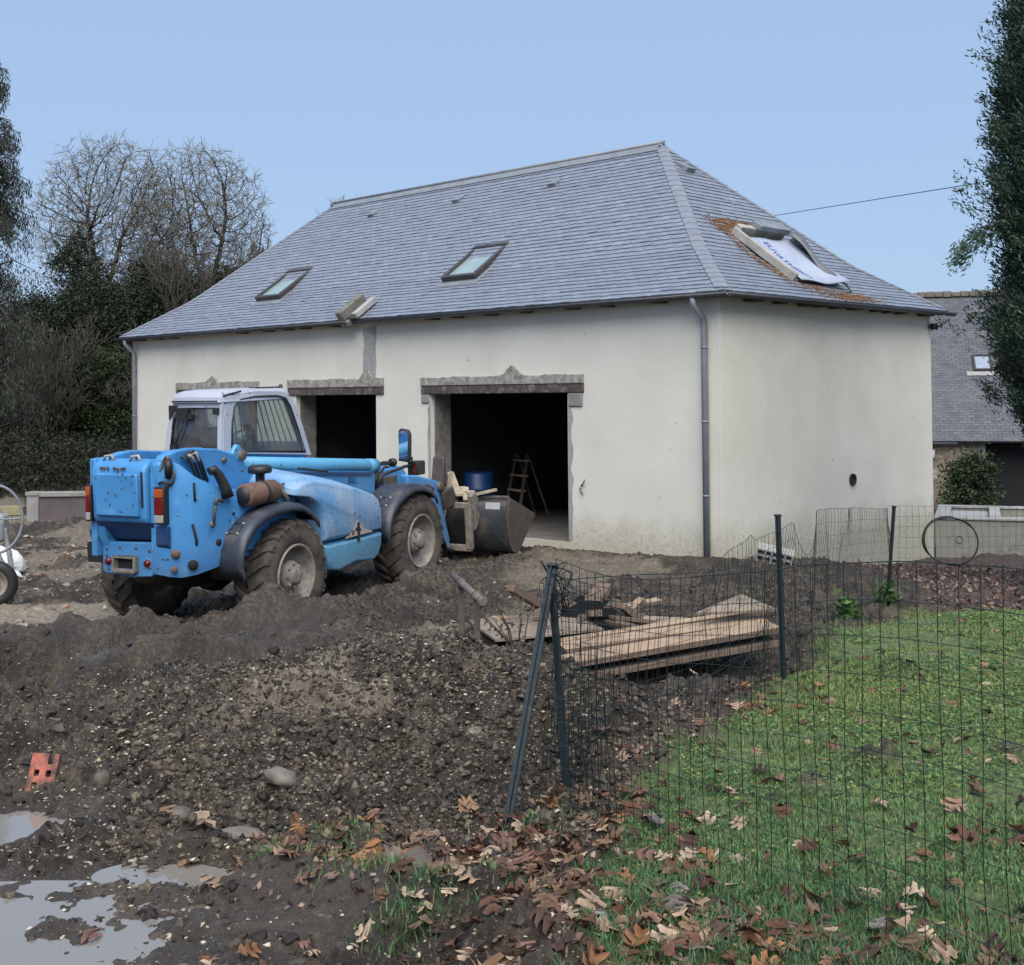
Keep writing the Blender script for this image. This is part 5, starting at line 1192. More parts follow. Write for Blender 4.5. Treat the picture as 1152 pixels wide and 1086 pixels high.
z1 = gz(-.27, 10.35); mb = MB(); mb.box((-.06, -.06, -.02), (.06, .06, .11), 0, Matrix.Translation((-.12, 10.6, z1)) @ Matrix.Rotation(.5, 4, 'Z')); tag(mb.build('timber_block', M['wood_new'], bevel=.006), 'small square timber block beside the iron trestle', 'timber')
p = Vector((-2.35, 10.1, gz(-2.35, 10.1)+.06)); plank(p-Vector((.28, .2, -.02)), p+Vector((.28, .2, .10)), .10, .03, M['wood_old'], 'dark broken board stuck in the mud below the rear wheel', name='broken_board', cat='plank')

def trestle():
    root = empty('iron_trestle', (-.38, 10.1, gz(-.38, 10.1)), 0, 'rusty iron stand with a pipe bar standing in the mud heap', 'stand')
    o = Vector(root.location)
    mb = MB(); a, b = Vector((-.52, 10.75, .865))-o, Vector((-.235, 9.50, .845))-o; mb.cyl(a, b, .03, 12); br = mb.build('bar', simple('pale_pipe', (.22, .19, .17), (.12, .10, .09), scale=9, rough=.7, metal=.3), root)
    for t in (.30, .80, .97): mb = MB(); p = a.lerp(b, t); dd = (b-a).normalized(); mb.lathe([(.03, -.03), (.043, -.028), (.043, .028), (.03, .03)], p, dd, 12); mb.build('pipe_collar', M['steel'], br)
    for t in (.28, .80):
        p = a.lerp(b, t); mb = MB(); mb.beam((p.x, p.y, -.35), (p.x, p.y, p.z-.025), .06, .05); mb.build('leg', M['wood_old'], root, bevel=.004)
trestle()

def brick():
    x, y = -2.17, 5.75; z = gz(x, y); T = Matrix.Translation((x, y, z+.02)) @ Matrix.Scale(.95, 4) @ Matrix.Rotation(R(12), 4, 'Y') @ Matrix.Rotation(R(62), 4, 'X') @ Matrix.Rotation(R(8), 4, 'Z')
    mb = MB(); xs = [-.065, -.040, -.016, .016, .040, .065]; zs = [-.10, -.070, -.038, -.008, .022, .050, .10]
    rr = random.Random(2); hole = {(1, 1), (3, 1), (1, 3), (3, 3), (3, 5)}
    tmp = MB(); cells(xs, zs, lambda i, k: (i, k) not in hole, -.03, .03, tmp); mb.add([(a, c, b+.0) for a, b, c in tmp.v], [list(f) for f in tmp.f], 0, False, T)
    tag(mb.build('hollow_brick', M['brick'], bevel=.004), 'orange red hollow brick half sunk in the mud at the left', 'brick')
brick()
def hollow_block():
    T = Matrix.Translation((3.60, 17.2, gz(3.60, 17.2)+.10)) @ Matrix.Rotation(R(-14), 4, 'Z') @ Matrix.Rotation(R(12), 4, 'Y') @ Matrix.Rotation(R(18), 4, 'X')
    mb = MB(); tmp = MB(); xs = [-.25, -.225, -.14, -.115, -.05, -.025, .04, .065, .13, .155, .225, .25]; zs = [-.10, -.08, -.01, .01, .08, .10]
    cells(xs, zs, lambda i, k: not (i % 2 == 1 and k % 2 == 1), -.10, .10, tmp); mb.add(tmp.v, [list(f) for f in tmp.f], 0, False, T)
    tag(mb.build('hollow_block', M['block']), 'grey hollow concrete block tilted on the soil by the garage corner', 'concrete block')
hollow_block()
STN = [(-1.02, 5.45, .085, 'largest rounded muddy stone on the near face of the heap'), (-1.13, 5.05, .09, 'flat pale stone low on the front of the heap'), (-1.9, 5.75, .055, 'pale angular stone right of the red brick'), (-1.35, 5.0, .05, 'small tan stone near the puddle slit'), (-.35, 4.45, .09, 'smooth grey stone among oak leaves before the leaning post'), (-.18, 7.7, .06, 'pinkish tile shard stone near the crest of the heap'), (-.2, 6.1, .05, 'small pale stone on the right flank of the heap')]
rnd = random.Random(77)
for x, y, r, lab in STN:
    mb = MB(); lump(mb, (x, y, gz(x, y)+r*.25), r, rnd, 2, .7); o = mb.build('stone', [M['stone'], M['muddy_stone']][rnd.randrange(2)]); tag(o, lab, 'stone')
    for p in o.data.polygons: p.use_smooth = True

def mixer():
    root = empty('concrete_mixer', (-6.75, 15.6, gz(-6.75, 15.6)), 0, 'small grey site mixer with hand wheel at the left edge', 'mixer')
    mb = MB(); mb.lathe([(0, -.45), (.28, -.42), (.42, -.2), (.45, .05), (.40, .2), (.25, .5), (.24, .52), (.22, .48)], (-.15, .1, .95), (-.7, -.25, .66), 28); mb.build('drum', M['tank'], root)
    mb = MB()
    for p, q in (((-.5, .3, .05), (.1, .1, 1.0)), ((.55, .1, .0), (.10, .0, 1.02)), ((-.6, -.2, .05), (.1, -.05, 1.0)), ((-.6, -.2, .3), (.45, .0, .3)), ((.40, -.05, .95), (.52, .05, .0))): mb.beam(p, q, .05, .05)
    mb.build('frame', M['tank'], root, bevel=.006)
    mb = MB(); mb.box((.05, -.12, .78), (.40, .12, 1.12)); mb.build('motor_housing', M['tank'], root, bevel=.04)
    c = Vector((.36, -.28, 1.08)); ax = Vector((.35, -1, 0)).normalized(); u = Vector((0, 0, 1)); w = ax.cross(u)
    mb = MB(); mb.tube([c+(u*math.cos(t)*.42+w*math.sin(t)*.33) for t in np.linspace(0, 2*math.pi, 33)], .018, 7, cap=False)
    for t in (.5, 2.6, 4.7): mb.tube([c-ax*.02, c+(u*math.cos(t)*.42+w*math.sin(t)*.33)], .012, 5)
    mb.cyl(c-ax*.35, c, .03, 10); mb.build('hand_wheel', M['zinc'], root)
    c = Vector((.38, -.35, .30)); mb = MB(); mb.lathe([(.16, -.06), (.22, -.085), (.275, -.06), (.29, 0), (.275, .06), (.22, .085), (.16, .06)], c, ax, 30); ty = mb.build('wheel', M['black'], root)
    mb = MB(); mb.lathe([(.165, .055), (.17, .07), (.15, .06), (.12, .02), (.05, .03), (.045, .09), (0, .09)], c, ax, 24); mb.build('rim', M['rim'], ty); 
mixer()
def sack():
    rr = random.Random(6)
    for (x, y, sx, sz, lab) in ((-7.55, 18.3, .36, .22, 'torn white sack slumped behind the site mixer'), (-7.25, 17.8, .22, .11, 'small crumpled white bag in front of the torn sack')):
        bm = bmesh.new(); bmesh.ops.create_icosphere(bm, subdivisions=3, radius=1)
        for v in bm.verts:
            p = v.co; n = 1+.35*float(vnoise(np.array([p.x*2.3+p.z]), np.array([p.y*2.3+x]), 3)[0])+.2*float(vnoise(np.array([p.x*6+p.z*4]), np.array([p.y*6]), 4)[0])
            v.co = Vector((p.x*sx*n, p.y*sx*.6*n, max(-.3, p.z)*sz*n*1.2))
        me = bpy.data.meshes.new('sack'); bm.to_mesh(me); bm.free(); me.materials.append(M['white_plastic']); o = bpy.data.objects.new('sack', me); COL.objects.link(o); o.location = (x, y, gz(x, y)+sz*.3); o.rotation_euler = (0, 0, .3); tag(o, lab, 'sack')
sack()
def rail():
    segs = []; 
    P = [(9.2, 47.5, 9.15), (9.71, 45, 8.87), (11.66, 30, 7.50), (13.6, 15.5, 6.6), (15.2, 4, 6.3)]
    mb = MB(); q = []
    for i in range(len(P)-1):
        for t in np.linspace(0, 1, 6)[:-1]:
            a, b = Vector(P[i]), Vector(P[i+1]); q.append(a.lerp(b, t))
    mb.tube(q+[P[-1]], .012, 5); tag(mb.build('power_cable', M['black']), 'thin overhead cable crossing the sky right of the ridge', 'cable')
rail()
# inside the garage
def barrel():
    x, y, _ = bworld(-6.55, 1.35, 0); mb = MB(); mb.lathe([(0, 0), (.27, 0), (.29, .03), (.285, .28), (.30, .30), (.285, .32), (.285, .6), (.30, .62), (.285, .64), (.285, .90), (.26, .93), (.25, .90), (0, .89)], (x, y, .02), (0, 0, 1), 28)
    tag(mb.build('plastic_barrel', M['barrel']), 'blue plastic barrel standing in the dark main doorway', 'barrel')
barrel()
def ladder():
    x, y, _ = bworld(-6.30, 2.3, 0); root = empty('step_ladder', (x, y, .02), -HD-.3, 'old wooden step ladder in the gloom of the main doorway', 'ladder')
    mb = MB()
    pass
    for s in (-1, 1): mb = MB(); mb.beam((s*.30, -.25, 0), (s*.22, 0, 1.25), .05, .03); mb.build('side_rail', M['wood_old'], root)
    for k in range(4): t = .2+k*.24; mb = MB(); mb.box((-.27, -.30+t*.25, t*1.2), (.27, -.18+t*.25, t*1.2+.03)); mb.build('rung', M['wood_new'], root)
    mb = MB()
    for s in (-1, 1): mb = MB(); mb.beam((s*.27, .45, 0), (s*.2, .03, 1.22), .04, .025); mb.build('back_leg', M['wood_old'], root)
ladder()
def rope():
    x, y, _ = bworld(-3.5, 1.3, 0); mb = MB(); mb.tube([(x, y, 3.3), (x+.01, y, 2.4), (x-.01, y, 1.5), (x, y, 1.3)], .012, 6); tag(mb.build('hanging_rope', M['ply']), 'pale rope hanging inside the main doorway', 'rope')
rope()

# ------------------------------------------------------------------ vegetation
def grow(rng, p, d, L_, r, lev, out, spread=.5, up=.12, kids=(2, 3), shrink=.76, jit=.18, seg=2, taper=.72, rmin=.006):
    for i in range(seg):
        d = d+rng.normal(0, jit, 3)*.5; d[2] += up*.3; d /= np.linalg.norm(d)
        q = p+d*L_/seg; r2 = max(rmin, r*(1-(1-taper)/seg)); out.append((p, q, r, r2)); p, r = q, r2
        if lev > 0 and i < seg-1 and rng.random() < .6:
            a = rng.normal(0, 1, 3); a -= d*a.dot(d); a /= np.linalg.norm(a); dd = d+a*spread*1.3; dd[2] += up; dd /= np.linalg.norm(dd)
            grow(rng, p, dd, L_*shrink*.8, max(rmin, r*.55), lev-1, out, spread, up, kids, shrink, jit, seg, taper, rmin)
    if lev > 0:
        for _ in range(rng.integers(kids[0], kids[1]+1)):
            a = rng.normal(0, 1, 3); a -= d*a.dot(d); a /= np.linalg.norm(a)+1e-9
            dd = d+a*spread*rng.uniform(.5, 1.3); dd[2] += up; dd /= np.linalg.norm(dd)
            grow(rng, p, dd, L_*shrink*rng.uniform(.8, 1.1), max(rmin, r*rng.uniform(.6, .8)), lev-1, out, spread, up, kids, shrink, jit, seg, taper, rmin)

def bare_tree(x, y, z, h, seed, label, name='bare_tree', cat='tree', group=None, lev=6, stems=4, spread=.42, up=.16, lean=.35, r0=.20, rmin=.011, trunk_h=.22):
    rng = np.random.default_rng(seed); root = empty(name, (x, y, z), 0, label, cat, group); out = []; tr = []
    th = h*trunk_h; p = np.array([0., 0, -.3]); q = np.array([rng.normal(0, .15), rng.normal(0, .1), th]); tr.append((p, q, r0*1.25, r0))
    for k in range(stems):
        a = 2*math.pi*(k+rng.uniform(-.3, .3))/stems; d = np.array([math.cos(a)*lean, math.sin(a)*lean, 1.]); d /= np.linalg.norm(d)
        grow(rng, q, d, h*.215, r0*.55, lev, out, spread, up, rmin=rmin)
    segs_mesh('trunk', tr, M['bark'], root, 8); 
    big = [t for t in out if t[2] > .03]; small = [t for t in out if t[2] <= .03]
    if big: segs_mesh('branch', big, M['bark'], root, 5)
    if small: segs_mesh('twigs', small, M['twig_dark'], root, 3)
    return root, out

def crown_tree(x, y, z, seed, label, crowns, stems, n_att=5200, step=.19, kill=.22, r_tip=.0072, base_r=.2, name='bare_tree', twig=.36):
    """branches grow towards points spread through the crown's volume"""
    rng = np.random.default_rng(seed); root = empty(name, (x, y, z), 0, label, 'tree'); A = []
    tot = sum(c[3]*c[4]*c[5] for c in crowns)
    for c in crowns:
        k = int(n_att*c[3]*c[4]*c[5]/tot); d = rng.normal(0, 1, (k, 3)); d /= np.linalg.norm(d, axis=1)[:, None]; A.append(np.array(c[:3])+d*np.array(c[3:6])*(rng.random((k, 1))**.42))
    A = np.concatenate(A); N = []; par = []
    for st in stems:
        P = [np.array(p, float) for p in st]; prev = -1
        for a, b in zip(P, P[1:]):
            m = max(1, int(np.linalg.norm(b-a)/step))
            for i in range(m): N.append(a+(b-a)*(i/m)+rng.normal(0, .02, 3)*(i > 0)); par.append(prev); prev = len(N)-1
        N.append(P[-1]); par.append(prev)
    X = np.zeros((60000, 3)); X[:len(N)] = N; n = len(N); near = np.full(len(A), -1); nd = np.full(len(A), 1e9); done = 0
    for it in range(110):
        if done < n:
            D = np.linalg.norm(A[:, None]-X[None, done:n], axis=2); j = D.argmin(1); m = D[np.arange(len(A)), j]; u = m < nd; near[u] = j[u]+done; nd[u] = m[u]; done = n
        k = nd > kill; A, near, nd = A[k], near[k], nd[k]
        if len(A) < 4 or n > 40000: break
        un, inv = np.unique(near, return_inverse=True); d = (A-X[near])/nd[:, None]; S = np.zeros((len(un), 3)); np.add.at(S, inv, d); S += rng.normal(0, .30, S.shape); S[:, 2] += .10; S /= np.linalg.norm(S, axis=1)[:, None]+1e-9
        X[n:n+len(un)] = X[un]+S*step; par += list(un); n += len(un)
    par = np.array(par); w = np.zeros(n); kids = np.bincount(par[par >= 0], minlength=n); w[kids == 0] = r_tip**2.25
    for i in range(n-1, -1, -1):
        if par[i] >= 0: w[par[i]] += w[i]
    r = np.minimum(w**(1/2.25), base_r); segs = [(X[par[i]], X[i], min(r[par[i]], r[i]*1.5), r[i]) for i in range(n) if par[i] >= 0]
    tips = np.where(kids == 0)[0]; cen = X[:n].mean(0); tw = []
    for i in np.concatenate([tips, np.where((kids == 1) & (r < .02))[0]]):
        d0 = X[i]-X[par[i]]; d0 /= np.linalg.norm(d0)+1e-9
        for _ in range(3 if kids[i] == 0 else 1):
            d = d0*.7+rng.normal(0, .55, 3)+[0, 0, .18]; d /= np.linalg.norm(d); l = twig*rng.uniform(.5, 1.2); m = X[i]+d*l*.5; tw.append((X[i], m, .0085, .0075)); e = m+(d+rng.normal(0, .3, 3))*l*.5; tw.append((m, e, .0075, .006)); tw.append((m, m+(d+rng.normal(0, .7, 3))*l*.4, .0055, .0045))
    segs_mesh('trunk', [q for q in segs if q[3] > .035], M['bark'], root, 6); segs_mesh('branch', [q for q in segs if q[3] <= .035], M['bark'], root, 4); segs_mesh('twigs', tw, M['bark_pale'], root, 3)
def leaf_quads(rng, centers, size, aspect, pal, nrm=None, bright=None, flat=0.):
    n = len(centers); u = rng.normal(0, 1, (n, 3)); u /= np.linalg.norm(u, axis=1)[:, None]
    if nrm is not None: u = u*(1-flat)+nrm*flat; u /= np.linalg.norm(u, axis=1)[:, None]
    a = rng.normal(0, 1, (n, 3)); w = np.cross(u, a); w /= np.linalg.norm(w, axis=1)[:, None]+1e-9
    s = size*rng.uniform(.6, 1.4, (n, 1)); c = np.asarray(centers)
    V = np.stack([c-u*s, c+w*s*aspect, c+u*s, c-w*s*aspect], 1).reshape(-1, 3); F = np.arange(4*n).reshape(n, 4)
    pal = np.array(pal); k = rng.integers(0, len(pal), n); C = pal[k]*rng.uniform(.65, 1.35, (n, 1))
    if bright is not None: C = C*bright[:, None]
    return V, F, np.repeat(np.clip(C, .003, .8), 4, 0)

def clump_crown(name, root, seed, blobs, n_clump, per, csize, leaf, pal, aspect=.5, droop=0):
    rng = np.random.default_rng(seed); cs = []; br = []
    vol = np.array([b[3]*b[4]*b[5] for b in blobs])**.67; pr = vol/vol.sum()
    for _ in range(n_clump):
        b = blobs[rng.choice(len(blobs), p=pr)]; d = rng.normal(0, 1, 3); d /= np.linalg.norm(d); rr = rng.uniform(.55, 1.0)**.6*rng.uniform(.85, 1.12)
        c = np.array(b[:3])+d*np.array(b[3:6])*rr; k = max(3, int(per*rng.uniform(.5, 1.5))); o = rng.normal(0, csize*rng.uniform(.6, 1.3), (k, 3)); o[:, 2] *= .75
        if droop: o[:, 2] -= droop*rng.random(k)
        cs.append(c+o); br.append(np.full(k, rng.uniform(.6, 1.45)))
    cs = np.concatenate(cs); br = np.concatenate(br); V, F, C = leaf_quads(rng, cs, leaf, aspect, pal, bright=br)
    return raw_mesh(name, V, F, M['leafy'], root, col=C)

def evergreen(x, y, z, blobs, seed, label, n=420, per=46, cs=.28, leaf=.05, pal=None, name='evergreen_tree', group=None, h=5):
    root = empty(name, (x, y, z), 0, label, 'tree' if 'tree' in name else 'shrub', group)
    segs_mesh('trunk', [((0, 0, -.3), (.1, 0, h*.5), .16, .11), ((.1, 0, h*.5), (0, .1, h*.85), .11, .04)]+[((.05, 0, h*.3+.2*k), (math.cos(k*2.2)*1.0, math.sin(k*2.2)*.9, h*.45+.25*k), .05, .015) for k in range(6)], M['bark'], root, 7)
    clump_crown('crown', root, seed, blobs, n, per, cs, leaf, pal or [(.024, .036, .018), (.034, .047, .023), (.017, .027, .015), (.045, .052, .03)])
    return root

crown_tree(-14.6, 45, 0, 3, 'tall bare winter tree with a rounded twig crown left of the garage', [(.1, 0, 8.5, 2.9, 2.4, 3.5), (1.6, 0, 7.4, 1.3, 1.8, 2.4)], [[(0, 0, -.3), (.05, 0, 3.4), (-.25, 0, 5.6), (.35, .2, 8.2)], [(-.25, 0, 5.6), (-.7, -.2, 8.8)], [(.05, 0, 3.2), (.9, .2, 5.2), (1.3, .3, 7.5)], [(0, 0, 2.8), (-.9, 0, 5.0), (-1.5, .1, 7.4)]])
crown_tree(-11.6, 46, 0, 8, 'tall bare winter tree whose twigs reach towards the garage roof', [(0, 0, 8.4, 2.8, 2.4, 3.5), (1.5, 0, 6.9, 1.6, 1.6, 1.7)], [[(0, 0, -.3), (-.1, 0, 3.2), (.3, 0, 5.6), (-.3, .2, 8.4)], [(.3, 0, 5.6), (1.0, -.2, 8.6)], [(-.1, 0, 3.2), (1.2, .2, 5.4), (2.1, .3, 7.4)], [(-.1, 0, 3.0), (-.8, 0, 5.4), (-1.2, .1, 8.0)]], 6000)
bare_tree(-10.4, 43, 0, 8.6, 12, 'smaller bare tree just above the left hip of the roof', lev=5, stems=4, r0=.12)
crown_tree(-6.3, 50, 0, 19, 'distant bare tree whose twig tips show over the ridge end', [(0, 0, 8.2, 1.9, 1.6, 2.3)], [[(0, 0, -.3), (0, 0, 4), (.1, 0, 7.5)]], 2200)
rng = np.random.default_rng(40)
for i, (x, y, h) in enumerate(((-16.4, 39, 6.2), (-15.4, 41, 6.8), (-14.4, 39.5, 5.2), (-17.2, 42, 7.2), (-13.0, 41, 5.4))):
    bare_tree(x, y, 0, h, 50+i, ['leafless scrub tree between the weeping conifer and the ivy', 'leafless scrub tree behind its neighbour left of the ivy', 'low leafless scrub beside the ivy-covered tree', 'tall thin leafless scrub at the left edge of the wood', 'leafless scrub in front of the ivy-covered tree'][i], 'bare_shrub', 'shrub', 'leafless scrub at the wood edge', lev=5, stems=6, spread=.6, lean=.5, r0=.09, rmin=.009, trunk_h=.08)
evergreen(-15.2, 44, 0, [(0, 0, 2.0, 1.7, 1.5, 2.1), (.3, 0, 4.6, 1.3, 1.2, 2.1), (-.2, 0, 6.8, .8, .8, 1.6)], 61, 'dark ivy-covered tree rising under the bare crown, left one', 560, 110, h=7, name='ivy_clad_tree')
evergreen(-12.8, 44, 0, [(0, 0, 2.1, 1.9, 1.5, 2.3), (-.2, 0, 4.8, 1.5, 1.2, 1.7), (.3, .2, 6.2, 1.3, .9, 1.3)], 62, 'broad dark ivy-covered tree in the middle of the wood edge', 620, 110, h=7, name='ivy_clad_tree')
evergreen(-10.4, 43.5, 0, [(0, 0, 2.1, 1.7, 1.5, 2.2), (.1, 0, 4.6, 1.5, 1.2, 1.6), (.3, 0, 5.9, 1.2, .8, 1.0)], 63, 'dark ivy-covered tree touching the left end of the roof', 600, 110, h=6, name='ivy_clad_tree')
evergreen(-14.2, 43.2, 0, [(0, 0, 2.2, 1.6, 1.2, 2.2), (0, 0, 4.5, 1.5, 1.0, 1.7), (-.3, 0, 5.6, 1.0, .8, 1.0)], 161, 'dense dark ivy thicket filling the gap between the two ivy-covered trees', 560, 110, h=6, name='ivy_clad_tree')
evergreen(-16.8, 43.5, 0, [(0, 0, 2.2, 1.5, 1.2, 2.2), (.2, 0, 4.4, 1.2, 1.0, 1.7)], 162, 'dark ivy-covered tree at the far left behind the leafless scrub', 420, 110, h=6, name='ivy_clad_tree')
evergreen(-13.9, 40.5, 0, [(0, 0, 1.4, 1.4, 1.0, 1.6), (.3, 0, 2.9, .9, .8, 1.1)], 64, 'rounded laurel bush at the foot of the ivy-covered trees', 280, 100, h=3, name='laurel_shrub', pal=[(.024, .042, .014), (.016, .030, .011), (.04, .055, .02)])
evergreen(-11.2, 40, 0, [(0, 0, 1.3, 1.8, 1.0, 1.6), (-1.0, 0, 1.0, 1.2, .9, 1.1)], 65, 'dark laurel bush behind the brown rendered wall', 320, 100, h=3, name='laurel_shrub', pal=[(.020, .036, .013), (.014, .026, .010), (.03, .045, .018)])
evergreen(-16.6, 37, 0, [(0, 0, 1.1, 1.7, 1.0, 1.3)], 66, 'low bramble bush below the weeping conifer', 200, 50, h=2, name='bramble_shrub', pal=[(.030, .036, .018), (.045, .042, .026), (.02, .028, .012)])
evergreen(15.35, 41.2, -1.7, [(-.25, 0, .9, .75, .6, .95), (-.05, 0, 1.4, .5, .45, .6)], 67, 'round green bush growing against the stone barn wall', 150, 50, .2, .06, [(.030, .050, .022), (.045, .065, .03), (.02, .036, .016)], name='barn_shrub', h=1.6)
rng = np.random.default_rng(93); n = 60000
c = np.stack([rng.uniform(-24, -5.2, n), rng.uniform(31, 36.5, n), 0*rng.random(n)], 1); top = 1.25+.9*vnoise(c[:, 0]*.6, c[:, 1]*.5, 14)+.5*vnoise(c[:, 0]*2.3, c[:, 1]*1.7, 16); c[:, 2] = -.1+rng.random(n)**.7*top
V, F, C = leaf_quads(rng, c, .055, .45, [(.016, .022, .011), (.024, .025, .015), (.012, .017, .009), (.032, .030, .02)]); tag(raw_mesh('bramble_undergrowth', V, F, M['leafy'], col=C), 'dark bramble undergrowth between the low wall and the trees', 'undergrowth', kind='stuff')
# far wood closing the view behind
rng = np.random.default_rng(91); n = 42000
c = np.stack([rng.uniform(-60, -2, n), rng.uniform(56, 66, n), 0*rng.random(n)], 1); top = 4.2+1.6*vnoise(c[:, 0]*.35, c[:, 1]*.2, 4)+1.2*vnoise(c[:, 0]*1.3, c[:, 1]*.7, 6); c[:, 2] = rng.random(n)**.8*top
V, F, C = leaf_quads(rng, c, .17, .6, [(.022, .03, .016), (.03, .034, .02), (.016, .024, .012)]); tag(raw_mesh('far_wood', V, F, M['leafy'], col=C), 'dark evergreen undergrowth of the wood behind the bare trees', 'wood', kind='stuff')

def conifer():
    rng = np.random.default_rng(71); root = empty('weeping_conifer', (-14.75, 35, 0), 0, 'tall weeping conifer with hanging branch curtains at the left edge', 'tree'); h = 12.3; segs = [((0, 0, -.3), (.05, 0, h*.6), .24, .11), ((.05, 0, h*.6), (.1, 0, h), .11, .015)]; cs = []; br = []
    z = .9
    while z < h-.1:
        t = z/h; rad = (1.75*(1-t)**.62+.16)
        for k in range(5 if t < .8 else 3):
            a = rng.uniform(0, 6.28); L_ = rad*rng.uniform(.65, 1.15); e = np.array([math.cos(a)*L_, math.sin(a)*L_, z-.12*L_+.1]); m = np.array([math.cos(a)*L_*.55, math.sin(a)*L_*.55, z+.18*L_])
            p0 = np.array([.05, 0, z]); segs += [(p0, m, .035*(1-t)+.012, .02), (m, e, .02, .008)]
            for q in np.linspace(.25, 1, 7):
                p = p0*(1-q)**2+2*m*q*(1-q)+e*q*q; ln = rng.uniform(.35, .95)*(.5+.6*(1-t))*(.55+.6*q); nn = int(ln*68); tt = rng.random(nn)
                o = rng.normal(0, .05, (nn, 3)); o[:, 2] = -tt*ln; cs.append(p+o); br.append(np.full(nn, rng.uniform(.6, 1.4)))
        z += rng.uniform(.22, .42)*(.6+.5*(1-t))
    segs_mesh('trunk', segs, M['bark'], root, 5); cs = np.concatenate(cs); br = np.concatenate(br)
    V, F, C = leaf_quads(rng, cs, .055, .22, [(.042, .052, .036), (.055, .064, .044), (.028, .038, .027), (.066, .064, .05)], np.array([[0, 0, -1.]]), br, .7); raw_mesh('crown', V, F, M['leafy'], root, col=C)
conifer()

def cypress():
    rng = np.random.default_rng(73); bx, by = 7.62, 15.3; root = empty('cypress_tree', (bx, by, -.1), 0, 'dense dark green cypress at the right edge in front of the barn', 'tree')
    prof = [(1.0, .4), (1.6, .8), (2.1, 1.15), (2.7, 1.48), (3.3, 1.56), (3.9, 1.36), (4.7, 1.46), (5.6, 1.42), (6.4, 1.34), (7.4, 1.20), (8.3, .8), (9.2, .1)]
    pz = np.array([p[0] for p in prof]); pr_ = np.array([p[1] for p in prof]); segs = [((0, 0, -.2), (0, 0, 6), .22, .12), ((0, 0, 6), (0, 0, 9), .12, .02)]
    C0 = []; D0 = []; B0 = []
    for _ in range(5600):
        z = rng.uniform(1.2, 9.1); a = rng.uniform(0, 6.28); R_ = np.interp(z, pz, pr_)*(1+.20*float(vnoise(np.array([a*2.2]), np.array([z*1.5]), 8)[0])*1.3); k = rng.uniform(.55, 1.0)**.5*(1.22 if rng.random() < .10 else 1)
        p = np.array([math.cos(a)*R_*k, math.sin(a)*R_*k, z]); out_d = np.array([math.cos(a), math.sin(a), .9]); out_d /= np.linalg.norm(out_d); n = 64
        t = rng.random((n, 1)); ln = rng.uniform(.18, .42); o = out_d*t*ln+rng.normal(0, .065, (n, 3))*(1-.5*t)
        C0.append(p+o); D0.append(np.tile(out_d, (n, 1))+rng.normal(0, .45, (n, 3))); B0.append(np.full(n, rng.uniform(.55, 1.5)))
        if rng.random() < .12: segs.append(((0, 0, z-.5), tuple(p), .025, .008))
    # one drooping bough reaching out to the left
    for k in range(60):
        t = rng.random(); p = np.array([-1.35-.92*t, -.2+.1*rng.normal(), 4.62+.12*t-.62*t*t]); n = 26; o = rng.normal(0, .055, (n, 3)); o[:, 2] -= rng.random(n)*.17; C0.append(p+o); D0.append(np.tile([-.75, 0, -.6], (n, 1))+rng.normal(0, .3, (n, 3))); B0.append(np.full(n, rng.uniform(.8, 1.5)))
    segs += [((-.2, 0, 4.2), (-1.25, -.2, 4.6), .04, .025), ((-1.25, -.2, 4.6), (-1.8, -.2, 4.52), .025, .012), ((-1.8, -.2, 4.52), (-2.2, -.2, 4.18), .012, .005)]
    segs_mesh('trunk', segs, M['bark'], root, 6); cs = np.concatenate(C0); D = np.concatenate(D0); D /= np.linalg.norm(D, axis=1)[:, None]
    V, F, C = leaf_quads(rng, cs, .029, .30, [(.030, .058, .038), (.042, .075, .047), (.020, .043, .030), (.058, .088, .052)], D, np.concatenate(B0), .85); 
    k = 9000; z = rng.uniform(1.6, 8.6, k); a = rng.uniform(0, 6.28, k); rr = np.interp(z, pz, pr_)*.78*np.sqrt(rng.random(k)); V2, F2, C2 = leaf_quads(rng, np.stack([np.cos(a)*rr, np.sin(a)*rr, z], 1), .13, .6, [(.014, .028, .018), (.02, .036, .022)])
    raw_mesh('crown', np.concatenate([V, V2]), np.concatenate([F, F2+len(V)]), M['leafy'], root, col=np.concatenate([C, C2]))
cypress()

def polar_pts(rng, n, r0, r1, t0, t1, p=0.):
    """points denser near the middle of the site; radius pdf ~ r^p"""
    u = rng.random(n); e = p+1; r = (r0**e+u*(r1**e-r0**e))**(1/e) if abs(e) > 1e-6 else r0*(r1/r0)**u
    t = np.radians(rng.uniform(t0, t1, n)); return r*np.sin(t), r*np.cos(t)

